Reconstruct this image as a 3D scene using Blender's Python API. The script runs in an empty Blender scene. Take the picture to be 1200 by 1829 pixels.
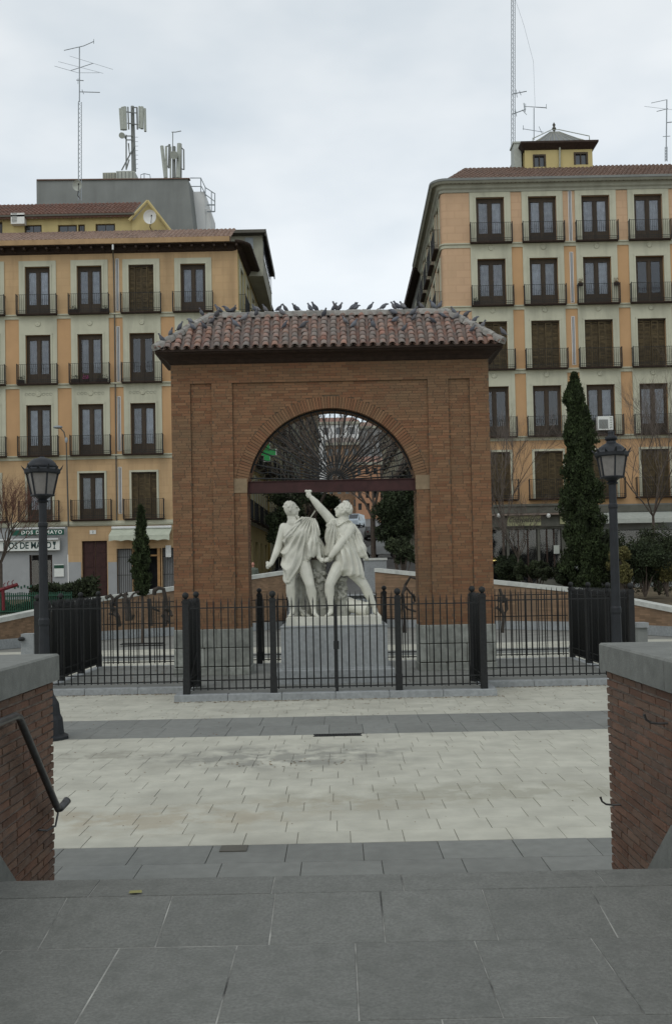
import bpy, math, random
import numpy as np
from mathutils import Matrix, Vector, noise as mnoise
random.seed(7); np.random.seed(7)
scn = bpy.context.scene
COL = scn.collection
R = math.radians
# ------------------------------------------------------------------ camera, sky, sun, exposure
F = 1800.0; EYE = 2.2; PITCH = .03; ROLL = .02; SH = 64.5
cam_data = bpy.data.cameras.new('camera'); cam = bpy.data.objects.new('camera', cam_data); COL.objects.link(cam)
CAMM = Matrix.Translation((0, 0, EYE)) @ Matrix.Rotation(math.pi/2 + PITCH, 4, 'X') @ Matrix.Rotation(-ROLL, 4, 'Z')
cam.matrix_world = CAMM
cam_data.sensor_fit = 'VERTICAL'; cam_data.sensor_height = 36; cam_data.lens = F/1829*36
cam_data.shift_y = SH/1829; cam_data.clip_end = 3000; cam_data.clip_start = .05
scn.camera = cam
world = bpy.data.worlds.new("World"); scn.world = world; world.use_nodes = True
wn = world.node_tree; wn.nodes.clear()
SUN_EL, SUN_AZ = R(48), R(205)      # azimuth measured from +Y towards +X: behind the camera, a little left
sky = wn.nodes.new('ShaderNodeTexSky'); sky.sky_type = 'NISHITA'; sky.sun_disc = False
sky.sun_elevation = SUN_EL; sky.sun_rotation = SUN_AZ
bg1 = wn.nodes.new('ShaderNodeBackground'); bg1.inputs[1].default_value = .05
wn.links.new(sky.outputs[0], bg1.inputs[0])
tc = wn.nodes.new('ShaderNodeTexCoord')
mp = wn.nodes.new('ShaderNodeMapping'); mp.inputs['Scale'].default_value = (1, 1, 2.2)
wn.links.new(tc.outputs['Generated'], mp.inputs[0])
cn = wn.nodes.new('ShaderNodeTexNoise'); cn.inputs['Scale'].default_value = 2.6; cn.inputs['Detail'].default_value = 5; cn.inputs['Roughness'].default_value = .5
wn.links.new(mp.outputs[0], cn.inputs['Vector'])
cr = wn.nodes.new('ShaderNodeValToRGB')
cr.color_ramp.elements[0].position = .36; cr.color_ramp.elements[0].color = (.60, .645, .645, 1)
cr.color_ramp.elements[1].position = .62; cr.color_ramp.elements[1].color = (.87, .875, .835, 1)
wn.links.new(cn.outputs[0], cr.inputs[0])
bg2 = wn.nodes.new('ShaderNodeBackground'); bg2.inputs[1].default_value = .90
wn.links.new(cr.outputs[0], bg2.inputs[0])
ad = wn.nodes.new('ShaderNodeAddShader'); wn.links.new(bg1.outputs[0], ad.inputs[0]); wn.links.new(bg2.outputs[0], ad.inputs[1])
wo = wn.nodes.new('ShaderNodeOutputWorld'); wn.links.new(ad.outputs[0], wo.inputs[0])
sl = bpy.data.lights.new('sun', 'SUN'); sl.energy = .5; sl.angle = R(25); sl.color = (1, .96, .9)
so = bpy.data.objects.new('sun', sl); COL.objects.link(so)
sd = Vector((math.sin(SUN_AZ)*math.cos(SUN_EL), math.cos(SUN_AZ)*math.cos(SUN_EL), math.sin(SUN_EL)))
so.rotation_euler = sd.to_track_quat('Z', 'Y').to_euler()
scn.view_settings.view_transform = 'Standard'; scn.view_settings.look = 'None'
scn.view_settings.exposure = 0; scn.view_settings.gamma = 1; scn.view_settings.use_curve_mapping = False

def P(px, py, D):
    """world point at depth y = D seen at photo pixel (px, py)"""
    d = CAMM.to_3x3() @ Vector(((px-600)/F, -(py-914.5-SH)/F, -1))
    return Vector((0, 0, EYE)) + d*(D/d.y)
def PZ(px, py, z):
    d = CAMM.to_3x3() @ Vector(((px-600)/F, -(py-914.5-SH)/F, -1))
    return Vector((0, 0, EYE)) + d*((z-EYE)/d.z)

# ------------------------------------------------------------------ helpers
WM = {}
class MB:
    def __init__(s): s.v = []; s.f = []
    def add(s, vs, fs):
        n = len(s.v); s.v.extend([tuple(a) for a in vs]); s.f.extend([tuple(i+n for i in f) for f in fs])
    def box(s, a, b, M=None):
        x0, y0, z0 = a; x1, y1, z1 = b
        vs = [Vector(p) for p in ((x0,y0,z0),(x1,y0,z0),(x1,y1,z0),(x0,y1,z0),(x0,y0,z1),(x1,y0,z1),(x1,y1,z1),(x0,y1,z1))]
        if M is not None: vs = [M @ p for p in vs]
        s.add(vs, [(0,3,2,1),(4,5,6,7),(0,1,5,4),(1,2,6,5),(2,3,7,6),(3,0,4,7)]); return s
    def tube(s, pts, r, n=6, cap=True):
        pts = [Vector(p) for p in pts]
        if not isinstance(r, (list, tuple)): r = [r]*len(pts)
        rings = []; prev = None
        for i, p in enumerate(pts):
            t = (pts[min(i+1, len(pts)-1)] - pts[max(i-1, 0)])
            if t.length < 1e-9: t = Vector((0, 0, 1))
            t.normalize()
            if prev is None:
                up = Vector((0, 0, 1)) if abs(t.z) < .9 else Vector((1, 0, 0)); a = t.cross(up).normalized()
            else:
                a = prev - t*prev.dot(t); a = a.normalized() if a.length > 1e-6 else t.orthogonal().normalized()
            prev = a; b = t.cross(a)
            rings.append([p + (a*math.cos(2*math.pi*k/n) + b*math.sin(2*math.pi*k/n))*r[i] for k in range(n)])
        s.loft(rings, cap); return s
    def loft(s, rings, cap=True):
        n = len(rings[0]); vs = [p for q in rings for p in q]; fs = []
        for i in range(len(rings)-1):
            for k in range(n):
                fs.append((i*n+k, i*n+(k+1) % n, (i+1)*n+(k+1) % n, (i+1)*n+k))
        if cap:
            fs.append(tuple(range(n))[::-1]); m = (len(rings)-1)*n; fs.append(tuple(range(m, m+n)))
        s.add(vs, fs); return s
    def lathe(s, prof, c=(0, 0, 0), n=16, a0=0):
        c = Vector(c)
        return s.loft([[c + Vector((r*math.cos(a0+2*math.pi*k/n), r*math.sin(a0+2*math.pi*k/n), z)) for k in range(n)] for r, z in prof])
    def ell(s, c, r, n=12, m=8, M=None):
        c = Vector(c); rings = []
        for i in range(m+1):
            th = math.pi*(.001 + .998*i/m)
            q = [Vector((r[0]*math.sin(th)*math.cos(2*math.pi*k/n), r[1]*math.sin(th)*math.sin(2*math.pi*k/n), -r[2]*math.cos(th))) for k in range(n)]
            if M is not None: q = [M @ p for p in q]
            rings.append([c+p for p in q])
        return s.loft(rings)
    def prism(s, poly, a, b, axis='x'):
        """poly of 2-D points, extruded from a to b along axis"""
        def mk(p, t): return {'x': (t, p[0], p[1]), 'y': (p[0], t, p[1]), 'z': (p[0], p[1], t)}[axis]
        return s.loft([[mk(p, a) for p in poly], [mk(p, b) for p in poly]])
    def mesh(s, name, m=None, smooth=False):
        me = bpy.data.meshes.new(name); me.from_pydata(s.v, [], s.f); me.update()
        if m: me.materials.append(m)
        if smooth: me.polygons.foreach_set('use_smooth', [True]*len(me.polygons))
        return me
def recalc(me):
    import bmesh
    bm = bmesh.new(); bm.from_mesh(me); bmesh.ops.recalc_face_normals(bm, faces=bm.faces); bm.to_mesh(me); bm.free(); return me
def tag(o, label=None, cat=None, group=None, kind=None):
    if label: o['label'] = label
    if cat: o['category'] = cat
    if group: o['group'] = group
    if kind: o['kind'] = kind
    return o
def thing(name, label, cat, loc=(0, 0, 0), group=None):
    o = bpy.data.objects.new(name, None); o.empty_display_size = .2; COL.objects.link(o)
    M = Matrix.Translation(loc); o.matrix_basis = M; WM[o] = M
    return tag(o, label, cat, group)
def put(name, me, parent=None, M=None, kind=None, label=None):
    """link a mesh whose coordinates, after M, are world coordinates"""
    o = bpy.data.objects.new(name, me); COL.objects.link(o)
    M = M if M is not None else Matrix.Identity(4); WM[o] = M
    if parent is not None:
        o.parent = parent; o.matrix_basis = WM[parent].inverted() @ M
    else: o.matrix_basis = M
    if kind: o['kind'] = kind
    if label: o['label'] = label
    return o
def mk(name, mb, m, parent=None, M=None, kind=None, smooth=False, label=None, fix=True):
    me = mb.mesh(name, m, smooth)
    if fix: recalc(me)
    return put(name, me, parent, M, kind, label)
def T(x, y, z, rz=0, s=1): return Matrix.Translation((x, y, z)) @ Matrix.Rotation(rz, 4, 'Z') @ Matrix.Scale(s, 4)

# ------------------------------------------------------------------ materials
MATS = {}
def mat(name, col, rough=.85, var=.12, scale=2.0, isl=0.0, bump=0.0, bscale=60, col2=None, metal=0, stain=0, sscale=.6,
        stain_col=None, streak=0, spec=.3, crev=0, pal=None, smin=.5, smax=.7, bc=.25, brick=None, spots=None):
    m = bpy.data.materials.new(name); m.use_nodes = True; nt = m.node_tree; N = nt.nodes; L = nt.links
    b = N['Principled BSDF']; b.inputs['Roughness'].default_value = rough; b.inputs['Metallic'].default_value = metal
    b.inputs['Specular IOR Level'].default_value = spec
    g = N.new('ShaderNodeNewGeometry'); pos = g.outputs['Position']
    def noise(sc, det=4, vec=None, rg=.55):
        n = N.new('ShaderNodeTexNoise'); n.inputs['Scale'].default_value = sc; n.inputs['Detail'].default_value = det; n.inputs['Roughness'].default_value = rg
        L.new(vec if vec is not None else pos, n.inputs['Vector']); return n.outputs[0]
    def mapr(v, a, b_, c, d):
        n = N.new('ShaderNodeMapRange'); L.new(v, n.inputs[0])
        for i, q in enumerate((a, b_, c, d)): n.inputs[i+1].default_value = q
        return n.outputs[0]
    def mix(f, a, b_, mode='MIX'):
        n = N.new('ShaderNodeMix'); n.data_type = 'RGBA'; n.blend_type = mode; n.clamp_result = False
        if isinstance(f, (int, float)): n.inputs[0].default_value = f
        else: L.new(f, n.inputs[0])
        for i, q in ((6, a), (7, b_)):
            if isinstance(q, tuple): n.inputs[i].default_value = (*q[:3], 1)
            else: L.new(q, n.inputs[i])
        return n.outputs[2]
    c2 = col2 if col2 else tuple(x*(1+var) for x in col)
    c1 = col if col2 else tuple(x*(1-var) for x in col)
    c = mix(mapr(noise(scale), .3, .7, 0, 1), c1, c2)
    if isl or pal:
        oi = N.new('ShaderNodeObjectInfo'); ma = N.new('ShaderNodeMath'); ma.operation = 'ADD'
        L.new(oi.outputs['Random'], ma.inputs[0]); L.new(g.outputs['Random Per Island'], ma.inputs[1])
        fr = N.new('ShaderNodeMath'); fr.operation = 'FRACT'; L.new(ma.outputs[0], fr.inputs[0])
        if pal:
            rp = N.new('ShaderNodeValToRGB'); rp.color_ramp.interpolation = 'LINEAR'
            es = rp.color_ramp.elements
            while len(es) < len(pal): es.new(.5)
            for i, q in enumerate(pal): es[i].position = i/(len(pal)-1); es[i].color = (*q, 1)
            L.new(fr.outputs[0], rp.inputs[0])
            mm = N.new('ShaderNodeMath'); mm.operation = 'MULTIPLY'; mm.inputs[1].default_value = 1
            c = mix(mapr(noise(scale), .3, .7, .0, .35), rp.outputs[0], c)
        if isl:
            wn_ = N.new('ShaderNodeTexWhiteNoise'); wn_.noise_dimensions = '1D'; L.new(fr.outputs[0], wn_.inputs['W'])
            v = mapr(wn_.outputs['Value'], 0, 1, 1-isl, 1+isl)
            cb = N.new('ShaderNodeCombineColor'); [L.new(v, cb.inputs[i]) for i in range(3)]
            c = mix(1.0, c, cb.outputs[0], 'MULTIPLY')
    hgt = None
    if brick:   # (width, height, mortar colour, axis)  far walls whose bricks are too small to pick out
        cb = N.new('ShaderNodeCombineXYZ'); sp = N.new('ShaderNodeSeparateXYZ'); L.new(pos, sp.inputs[0])
        ax = N.new('ShaderNodeMath'); ax.operation = 'ADD'; L.new(sp.outputs[0], ax.inputs[0]); L.new(sp.outputs[1], ax.inputs[1])
        L.new(ax.outputs[0], cb.inputs[0]); L.new(sp.outputs[2], cb.inputs[1])
        bt = N.new('ShaderNodeTexBrick'); bt.inputs['Scale'].default_value = 1; bt.inputs['Brick Width'].default_value = brick[0]
        bt.inputs['Row Height'].default_value = brick[1]; bt.inputs['Mortar Size'].default_value = brick[1]*.09
        bt.inputs['Color1'].default_value = (1-bc, 1-bc, 1-bc, 1); bt.inputs['Color2'].default_value = (1+bc, 1+bc*.9, 1+bc*.9, 1); bt.inputs['Mortar'].default_value = (*brick[2], 1)
        L.new(cb.outputs[0], bt.inputs['Vector'])
        c = mix(1.0, c, bt.outputs[0], 'MULTIPLY'); hgt = bt.outputs['Fac']
    if stain:
        sc_ = stain_col if stain_col else tuple(x*.45 for x in col)
        f = mapr(noise(sscale, 6), smin, smax, 0, stain); c = mix(f, c, sc_)
    if streak:
        mpn = N.new('ShaderNodeMapping'); mpn.inputs['Scale'].default_value = (1, 1, .12); L.new(pos, mpn.inputs[0])
        f = mapr(noise(1.6, 5, mpn.outputs[0]), .48, .75, 0, streak); c = mix(f, c, tuple(x*.45 for x in col))
    if crev:     # darker tone where the carving is concave
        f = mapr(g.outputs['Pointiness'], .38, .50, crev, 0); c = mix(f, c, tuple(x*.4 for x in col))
    for sp_ in (spots or []):      # stains that have a place and an outline of their own
        (sx_, sy_), (rx_, ry_), sc_, am_ = sp_
        mpn = N.new('ShaderNodeMapping'); mpn.inputs['Location'].default_value = (-sx_/rx_, -sy_/ry_, 0); mpn.inputs['Scale'].default_value = (1/rx_, 1/ry_, 0); L.new(pos, mpn.inputs[0])
        ln_ = N.new('ShaderNodeVectorMath'); ln_.operation = 'LENGTH'; L.new(mpn.outputs[0], ln_.inputs[0])
        ms_ = N.new('ShaderNodeMath'); ms_.operation = 'SUBTRACT'; ms_.inputs[0].default_value = 1.25; L.new(ln_.outputs['Value'], ms_.inputs[1]); ms_.use_clamp = True
        mq_ = N.new('ShaderNodeMath'); mq_.operation = 'MULTIPLY'; L.new(ms_.outputs[0], mq_.inputs[0]); L.new(mapr(noise(2.6, 7, None, .65), .42, .62, 0, 1.4), mq_.inputs[1])
        c = mix(mapr(mq_.outputs[0], 0, .7, 0, am_), c, sc_)
    L.new(c, b.inputs['Base Color'])
    if bump:
        bn = N.new('ShaderNodeBump'); bn.inputs['Strength'].default_value = bump; bn.inputs['Distance'].default_value = .01
        L.new(noise(bscale, 5), bn.inputs['Height']); L.new(bn.outputs[0], b.inputs['Normal'])
    m.diffuse_color = (*col, 1); MATS[name] = m
    return m
M_white = mat('limestone_paving', (.42, .412, .345), .8, .12, 3, isl=.05, bump=.3, bscale=50, stain=.6, sscale=.8, stain_col=(.27, .26, .215), smin=.48, smax=.8, spots=[((-.75, 12.6), (1.7, .85), (.17, .17, .15), .65), ((-1.9, 9.4), (1.6, .55), (.31, .26, .18), .5), ((-3.1, 12.9), (.8, .4), (.16, .15, .12), .5), ((1.5, 10.3), (2.2, .5), (.29, .28, .22), .6), ((-.2, 9.9), (1.4, .35), (.30, .27, .2), .5)])
M_grey = mat('grey_granite_paving', (.18, .185, .17), .75, .10, 8, isl=.07, bump=.25, bscale=70, stain=.3, sscale=.8)
M_gcop = mat('coping_granite', (.165, .17, .155), .85, .14, 14, isl=.05, bump=.4, bscale=80, stain=.4, sscale=2.5)
M_gran = mat('granite', (.27, .285, .285), .8, .14, 14, isl=.05, bump=.3, bscale=80, stain=.3, sscale=2.0)
M_land = mat('dark_granite', (.162, .166, .152), .8, .2, 70, isl=.05, bump=.4, bscale=140, stain=.55, sscale=9, stain_col=(.115, .12, .108), smin=.45, smax=.7)
M_base = mat('old_granite', (.23, .24, .215), .85, .2, 9, isl=.18, bump=.6, bscale=25, stain=.5, sscale=3)
M_jointw = mat('pale_dirt_joint', (.27, .26, .21), .95, .35, 6)
M_joint = mat('joint_mortar', (.13, .125, .105), .95, .3, 10)
M_joint2 = mat('pale_joint', (.16, .16, .15), .9, .2, 7, col2=(.40, .41, .39), scale=2.2) if False else mat('pale_joint', (.05, .05, .047), .9, 0, 3.4, col2=(.42, .42, .385))
M_copw = mat('pale_coping', (.47, .48, .44), .8, .1, 5, isl=.05, stain=.4, sscale=1.5, bump=.2)
M_brick = mat('arch_brick', (.20, .10, .052), .9, .15, 3, isl=.15, bump=.4, bscale=60, pal=[(.165, .078, .042), (.192, .10, .053), (.18, .106, .058), (.208, .115, .062)], stain=.65, sscale=.6, stain_col=(.135, .10, .06), smin=.42, smax=.7)
M_brickn = mat('wall_brick', (.17, .085, .053), .9, .25, 25, isl=.16, bump=.8, bscale=70, pal=[(.118, .066, .045), (.15, .083, .055), (.14, .092, .064), (.108, .073, .055)], stain=.4, sscale=6, stain_col=(.15, .12, .10))
M_mort = mat('brick_mortar', (.115, .082, .054), .95, .2, 9)
M_mortn = mat('wall_mortar', (.17, .14, .115), .95, .3, 14, bump=.5, bscale=90)
M_farbrick = mat('far_brick', (.20, .13, .08), .9, .15, 2, brick=(.26, .065, (.9, .95, .9)), stain=.5, sscale=.7, stain_col=(.18, .13, .09))
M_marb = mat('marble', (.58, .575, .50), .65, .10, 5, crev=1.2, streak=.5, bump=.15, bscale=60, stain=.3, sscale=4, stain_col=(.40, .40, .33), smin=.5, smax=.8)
M_stump = mat('shaded_marble', (.30, .30, .26), .8, .2, 9, bump=.8, bscale=30, stain=.4, sscale=5)  # stained grey stone, its colour darkened for the shade behind the figures
M_iron = mat('black_iron', (.014, .015, .015), .6, .3, 20, spec=.3, isl=.1)
M_lamp = mat('lamp_iron', (.011, .013, .016), .55, .25, 12, spec=.35)
M_rail = mat('rail_steel', (.05, .05, .05), .35, .3, 20, spec=.5, metal=.3)
M_beam = mat('rusty_beam', (.042, .016, .015), .7, .3, 6, stain=.3, sscale=3)
M_timber = mat('dark_timber', (.035, .022, .016), .8, .3, 8)
M_tile = mat('roof_tile', (.25, .2, .17), .9, .2, 14, pal=[(.27, .13, .095), (.20, .12, .095), (.25, .18, .15), (.17, .145, .13), (.31, .165, .115), (.26, .15, .12), (.15, .135, .125)], isl=.2, bump=.5, bscale=50, stain=.75, sscale=5, stain_col=(.20, .185, .17), smin=.42, smax=.62)
M_tiled = mat('old_roof_tile', (.22, .17, .14), .95, .3, 3, isl=.3, pal=[(.22, .11, .08), (.15, .09, .07), (.26, .17, .13), (.19, .16, .14)], stain=.5, sscale=1.3, stain_col=(.10, .08, .07))
M_lichen = mat('mortared_ridge', (.25, .24, .22), .95, .25, 12, isl=.2, bump=.7, bscale=40)
M_och = mat('ochre_stucco', (.455, .315, .175), .9, .05, .8, stain=.3, sscale=.5, stain_col=(.42, .28, .15), streak=.5, brick=(.9, .42, (.95, .94, .93)), bc=.035)
M_ora = mat('orange_stucco', (.45, .28, .145), .9, .06, .8, stain=.25, sscale=.6, stain_col=(.42, .255, .12), streak=.15)
M_peach = mat('peach_stucco', (.48, .325, .205), .9, .07, .8, stain=.35, sscale=.5, stain_col=(.47, .33, .20), streak=.15, brick=(.9, .42, (.94, .93, .92)), bc=.035)
M_cream = mat('cream_stucco', (.46, .455, .35), .9, .06, 1, streak=.5, stain=.3, sscale=1)
M_yel = mat('yellow_stucco', (.46, .38, .18), .9, .06, 1, streak=.4)
M_fasc = mat('eave_board', (.36, .24, .13), .85, .15, 2)
M_corn = mat('grey_cornice', (.32, .32, .26), .9, .1, 2, streak=.3)
M_block = mat('grey_render', (.20, .21, .20), .95, .08, 1, streak=.3)
M_whtw = mat('white_render', (.62, .63, .62), .9, .06, 1, streak=.2)
M_wood = mat('brown_wood', (.042, .029, .017), .6, .25, 6, isl=.25)
M_shut = mat('olive_shutter', (.072, .052, .024), .7, .3, 6, isl=.3)
M_dark = mat('dark_interior', (.012, .012, .013), .9, .3, 3)
M_curt = mat('net_curtain', (.50, .51, .51), .9, .25, 3, isl=.45)
M_shop = mat('shop_stone', (.30, .31, .31), .8, .08, 2, stain=.3, sscale=1)
M_shopr = mat('grey_brown_shopfront', (.095, .095, .078), .8, .15, 3, stain=.3, sscale=1)
M_shopd = mat('shop_display', (.02, .02, .02), .7, .9, .7, col2=(.075, .068, .058))
M_tgreen = mat('green_awning', (.012, .075, .05), .7, .1, 5)
M_awn = mat('pale_awning', (.42, .45, .36), .8, .1, 4)
M_sign = mat('sign_white', (.62, .64, .60), .6, .05, 3)
M_signc = mat('sign_cream', (.30, .30, .17), .7, .15, 4)
M_letd = mat('letter_green', (.02, .05, .045), .6, .1, 5)
M_letk = mat('letter_black', (.03, .03, .025), .6, .1, 5)
M_door = mat('dark_red_door', (.035, .012, .01), .6, .3, 5)
M_asph = mat('asphalt', (.13, .13, .125), .9, .15, 1.5, stain=.3)
M_soil = mat('soil', (.12, .095, .06), 1, .35, 1.5, bump=.5, bscale=10)
M_dirtg = mat('packed_ground', (.20, .20, .18), 1, .2, 1.2, bump=.2, bscale=15)
M_bark = mat('bark', (.075, .06, .048), .95, .3, 8, bump=.5, bscale=30)
M_dbark = mat('dark_bark', (.045, .038, .032), .95, .3, 8, bump=.5, bscale=30)
M_twig = mat('twigs', (.12, .10, .085), .95, .25, 4)
M_twigr = mat('reddish_twigs', (.12, .06, .045), .95, .25, 4)
M_cyp = mat('cypress_foliage', (.026, .038, .013), .9, .4, 3, isl=.45, col2=None)
M_con = mat('conifer_foliage', (.026, .036, .016), .9, .5, 1.2, isl=.55)
M_hed = mat('hedge_foliage', (.036, .046, .022), .9, .5, 1.5, isl=.55)
M_yelf = mat('yellow_leaves', (.12, .11, .04), .9, .3, 3, isl=.4)
M_metal = mat('galvanised', (.26, .29, .31), .5, .1, 5, spec=.5)
M_panelg = mat('antenna_panel', (.35, .37, .33), .6, .1, 5)
M_wht = mat('white_plastic', (.62, .63, .60), .5, .05, 5)
M_car = mat('car_paint_pale', (.50, .53, .54), .3, .03, 2, spec=.6)
M_carg = mat('car_paint_blue_grey', (.34, .40, .45), .3, .03, 2, spec=.6)
M_tyre = mat('tyre', (.02, .02, .02), .9, .1, 5)
M_skin = mat('skin', (.45, .22, .16), .6, .08, 8)
M_coat = mat('grey_green_coat', (.10, .115, .09), .9, .15, 6)
M_red = mat('red_paint', (.13, .015, .02), .5, .1, 5)
M_gfence = mat('green_paint', (.012, .06, .035), .5, .2, 5)
M_leaf = mat('leaf_litter', (.14, .085, .035), .9, .3, 5, isl=.5)
M_yleaf = mat('yellow_leaf', (.24, .23, .09), .7, .1, 20)
M_flow = mat('pink_flowers', (.40, .06, .22), .8, .2, 5)
M_pig = mat('pigeon_grey', (.085, .09, .105), .8, .3, 18, pal=[(.05, .053, .062), (.10, .105, .125), (.14, .15, .17), (.07, .065, .07), (.20, .20, .21)])
M_dark_pipe = mat('dark_pipe', (.09, .085, .07), .7, .1, 5)
M_green = bpy.data.materials.new('pharmacy_green'); M_green.use_nodes = True
_b = M_green.node_tree.nodes['Principled BSDF']; _b.inputs['Base Color'].default_value = (.01, .22, .05, 1)
_b.inputs['Emission Color'].default_value = (.01, .32, .06, 1); _b.inputs['Emission Strength'].default_value = .12
M_warm = bpy.data.materials.new('lit_lamp'); M_warm.use_nodes = True
_b = M_warm.node_tree.nodes['Principled BSDF']; _b.inputs['Base Color'].default_value = (.8, .6, .1, 1)
_b.inputs['Emission Color'].default_value = (1, .75, .25, 1); _b.inputs['Emission Strength'].default_value = 1.4
def glass(name, tint, rough=.05):
    m = bpy.data.materials.new(name); m.use_nodes = True; nt = m.node_tree; nt.nodes.clear()
    o = nt.nodes.new('ShaderNodeOutputMaterial'); mx = nt.nodes.new('ShaderNodeMixShader'); tr = nt.nodes.new('ShaderNodeBsdfTransparent')
    tr.inputs[0].default_value = (*tint, 1); gl = nt.nodes.new('ShaderNodeBsdfGlossy'); gl.inputs['Roughness'].default_value = rough
    gl.inputs[0].default_value = (.9, .9, .9, 1)
    fr = nt.nodes.new('ShaderNodeFresnel'); fr.inputs[0].default_value = 1.6
    nt.links.new(fr.outputs[0], mx.inputs[0]); nt.links.new(tr.outputs[0], mx.inputs[1]); nt.links.new(gl.outputs[0], mx.inputs[2])
    nt.links.new(mx.outputs[0], o.inputs[0]); return m
M_glass = glass('window_glass', (.8, .82, .85))
M_lglass = mat('frosted_lamp_glass', (.17, .16, .15), .25, .15, 12, spec=.6)
M_cglass = mat('dark_glass', (.02, .025, .03), .08, .1, 5, spec=.9)
# ------------------------------------------------------------------ the ground and paving
g = MB(); g.add([(-600, -20, -.06), (600, -20, -.06), (600, 1500, -.06), (-600, 1500, -.06)], [(0, 1, 2, 3)])
mk('ground', g, M_dirtg, kind='structure', fix=False)
g = MB(); g.add([(-16, 6.2, -.016), (16, 6.2, -.016), (16, 26.6, -.016), (-16, 26.6, -.016)], [(0, 1, 2, 3)])
g2 = MB(); g2.add([(-16, 8.47, -.011), (16, 8.47, -.011), (16, 14.29, -.011), (-16, 14.29, -.011)], [(0, 1, 2, 3)]); g2.add([(-16, 16.21, -.011), (16, 16.21, -.011), (16, 19.8, -.011), (-16, 19.8, -.011)], [(0, 1, 2, 3)])
g.add([(-16, 26.6, -.012), (16, 26.6, -.012), (16, 33, -.012), (-16, 33, -.012)], [(0, 1, 2, 3)])
plaza = mk('plaza_floor', g, M_joint, kind='structure', fix=False); mk('joint_filling', g2, M_jointw, plaza, fix=False)
def slab_mesh(name, w, d, h, m, bev=.003):
    b = MB(); x, y = w/2, d/2
    b.loft([[(-x, -y, -h), (x, -y, -h), (x, y, -h), (-x, y, -h)], [(-x, -y, -bev), (x, -y, -bev), (x, y, -bev), (-x, y, -bev)],
            [(-x+bev, -y+bev, 0), (x-bev, -y+bev, 0), (x-bev, y-bev, 0), (-x+bev, y-bev, 0)]])
    return recalc(b.mesh(name, m))
def pave(parent, m, x0, x1, y0, y1, w, d, z=0, limx=None, stuff_all=False, gap=.005, jit=.0015, name='slab', budget=300):
    rows = max(1, round((y1-y0)/d)); dd = (y1-y0)/rows; me = slab_mesh(name, w-gap, dd-gap, .05, m); st = MB(); cnt = 0
    for r in range(rows):
        off = random.random()*w; y = y0+(r+.5)*dd
        n = int((x1-x0)/w)+2
        for i in range(n):
            xa = x0-off+i*w; xb = xa+w; xa2, xb2 = max(xa, x0), min(xb, x1)
            if xb2-xa2 < .05: continue
            full = xb2-xa2 > w-1e-4; zz = z+random.uniform(-jit, jit)
            near = limx is None or (abs((xa+xb)/2) < limx*y)
            if full and near and not stuff_all and cnt < budget:
                M = T((xa+xb)/2, y, zz) @ Matrix.Rotation(random.uniform(-.003, .003), 4, 'X') @ Matrix.Rotation(random.uniform(-.003, .003), 4, 'Y')
                put(name, me, parent, M); cnt += 1
            else: st.box((xa2+gap/2, y-dd/2+gap/2, z-.05), (xb2-gap/2, y+dd/2-gap/2, zz))
    if st.v: mk('paving_beyond', st, m, parent, kind='stuff')
    return cnt
pave(plaza, M_grey, -12, 12, 6.84, 8.46, .62, .54, limx=.30)
pave(plaza, M_white, -12, 12, 8.46, 14.30, .45, .39, limx=.285, budget=240)
pave(plaza, M_grey, -12, 12, 14.30, 16.20, .49, .95, limx=.31)
pave(plaza, M_white, -14, 14, 16.20, 19.86, .45, .40, stuff_all=True)
g = MB()
for k, (a, b, m) in enumerate(((19.87, 28.6, M_white),)):
    for sx in (-1, 1): pave(plaza, m, *( (-14, -6.25) if sx < 0 else (6.15, 14)), a, 25.4, .6, .6, stuff_all=True)
pave(plaza, M_white, -14, 14, 25.42, 28.4, .6, .5, stuff_all=True)
pave(plaza, M_grey, -14, 14, 28.4, 30.4, .8, .66, stuff_all=True)
pave(plaza, M_white, -14, 14, 30.4, 33, .6, .5, stuff_all=True)
# stains of spilt liquid and dirt films on the pale slabs are in the material; leaf litter as scattered leaves
lt = MB()
def leafbit(x, y, z, s):
    a = random.random()*6.28; c, q = math.cos(a)*s, math.sin(a)*s
    lt.add([(x-c, y-q, z+.002), (x+q*.5, y-c*.5, z+.006), (x+c, y+q, z+.003), (x-q*.5, y+c*.5, z+.008)], [(0, 1, 2, 3)])
for _ in range(900):
    x = random.uniform(-6.5, 6.5); y = (19.85 if abs(x) > 3.0 else 18.42) - abs(random.gauss(0, .09)); leafbit(x, y, .002, random.uniform(.012, .03))
for _ in range(420):
    y = random.uniform(16.0, 19.5) if random.random() < .7 else random.uniform(9, 16); leafbit(random.uniform(-.29, .29)*y, y, .002, random.uniform(.008, .02)*y/15)
for _ in range(160): leafbit(random.uniform(-5.6, -2), random.uniform(20.6, 25), .125, random.uniform(.02, .04))
for _ in range(40): leafbit(random.gauss(-.7, .5), random.gauss(12.1, .12), .002, .02)
mk('leaf_litter', lt, M_leaf, kind='stuff', fix=False)
# low circular stain patch: worn slabs are part of the plaza; drain grate
gr = thing('drain_grate', 'long narrow black drain grate set along the edge of the grey stripe', 'drain grate', (-.03, 14.2, 0))
b = MB(); b.box((-.36, 14.13, -.04), (.30, 14.29, .001)); mk('pit', b, M_dark, gr)
sm = MB().box((-.006, -.075, -.01), (.006, .075, .009)).mesh('slat', M_iron)
for i in range(17): put('slat', sm, gr, T(-.34+i*.0385, 14.21, 0))
b = MB(); b.box((-.37, 14.12, -.01), (.31, 14.133, .010)); b.box((-.37, 14.287, -.01), (.31, 14.30, .010)); mk('frame', b, M_iron, gr)
c = PZ(418, 1516, 0)
o = mk('utility_cover', MB().box((c.x-.11, c.y-.09, -.01), (c.x+.11, c.y+.09, .007)), M_dark_pipe); tag(o, 'small dark square cover set in the grey band before the steps', 'utility cover')
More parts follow.
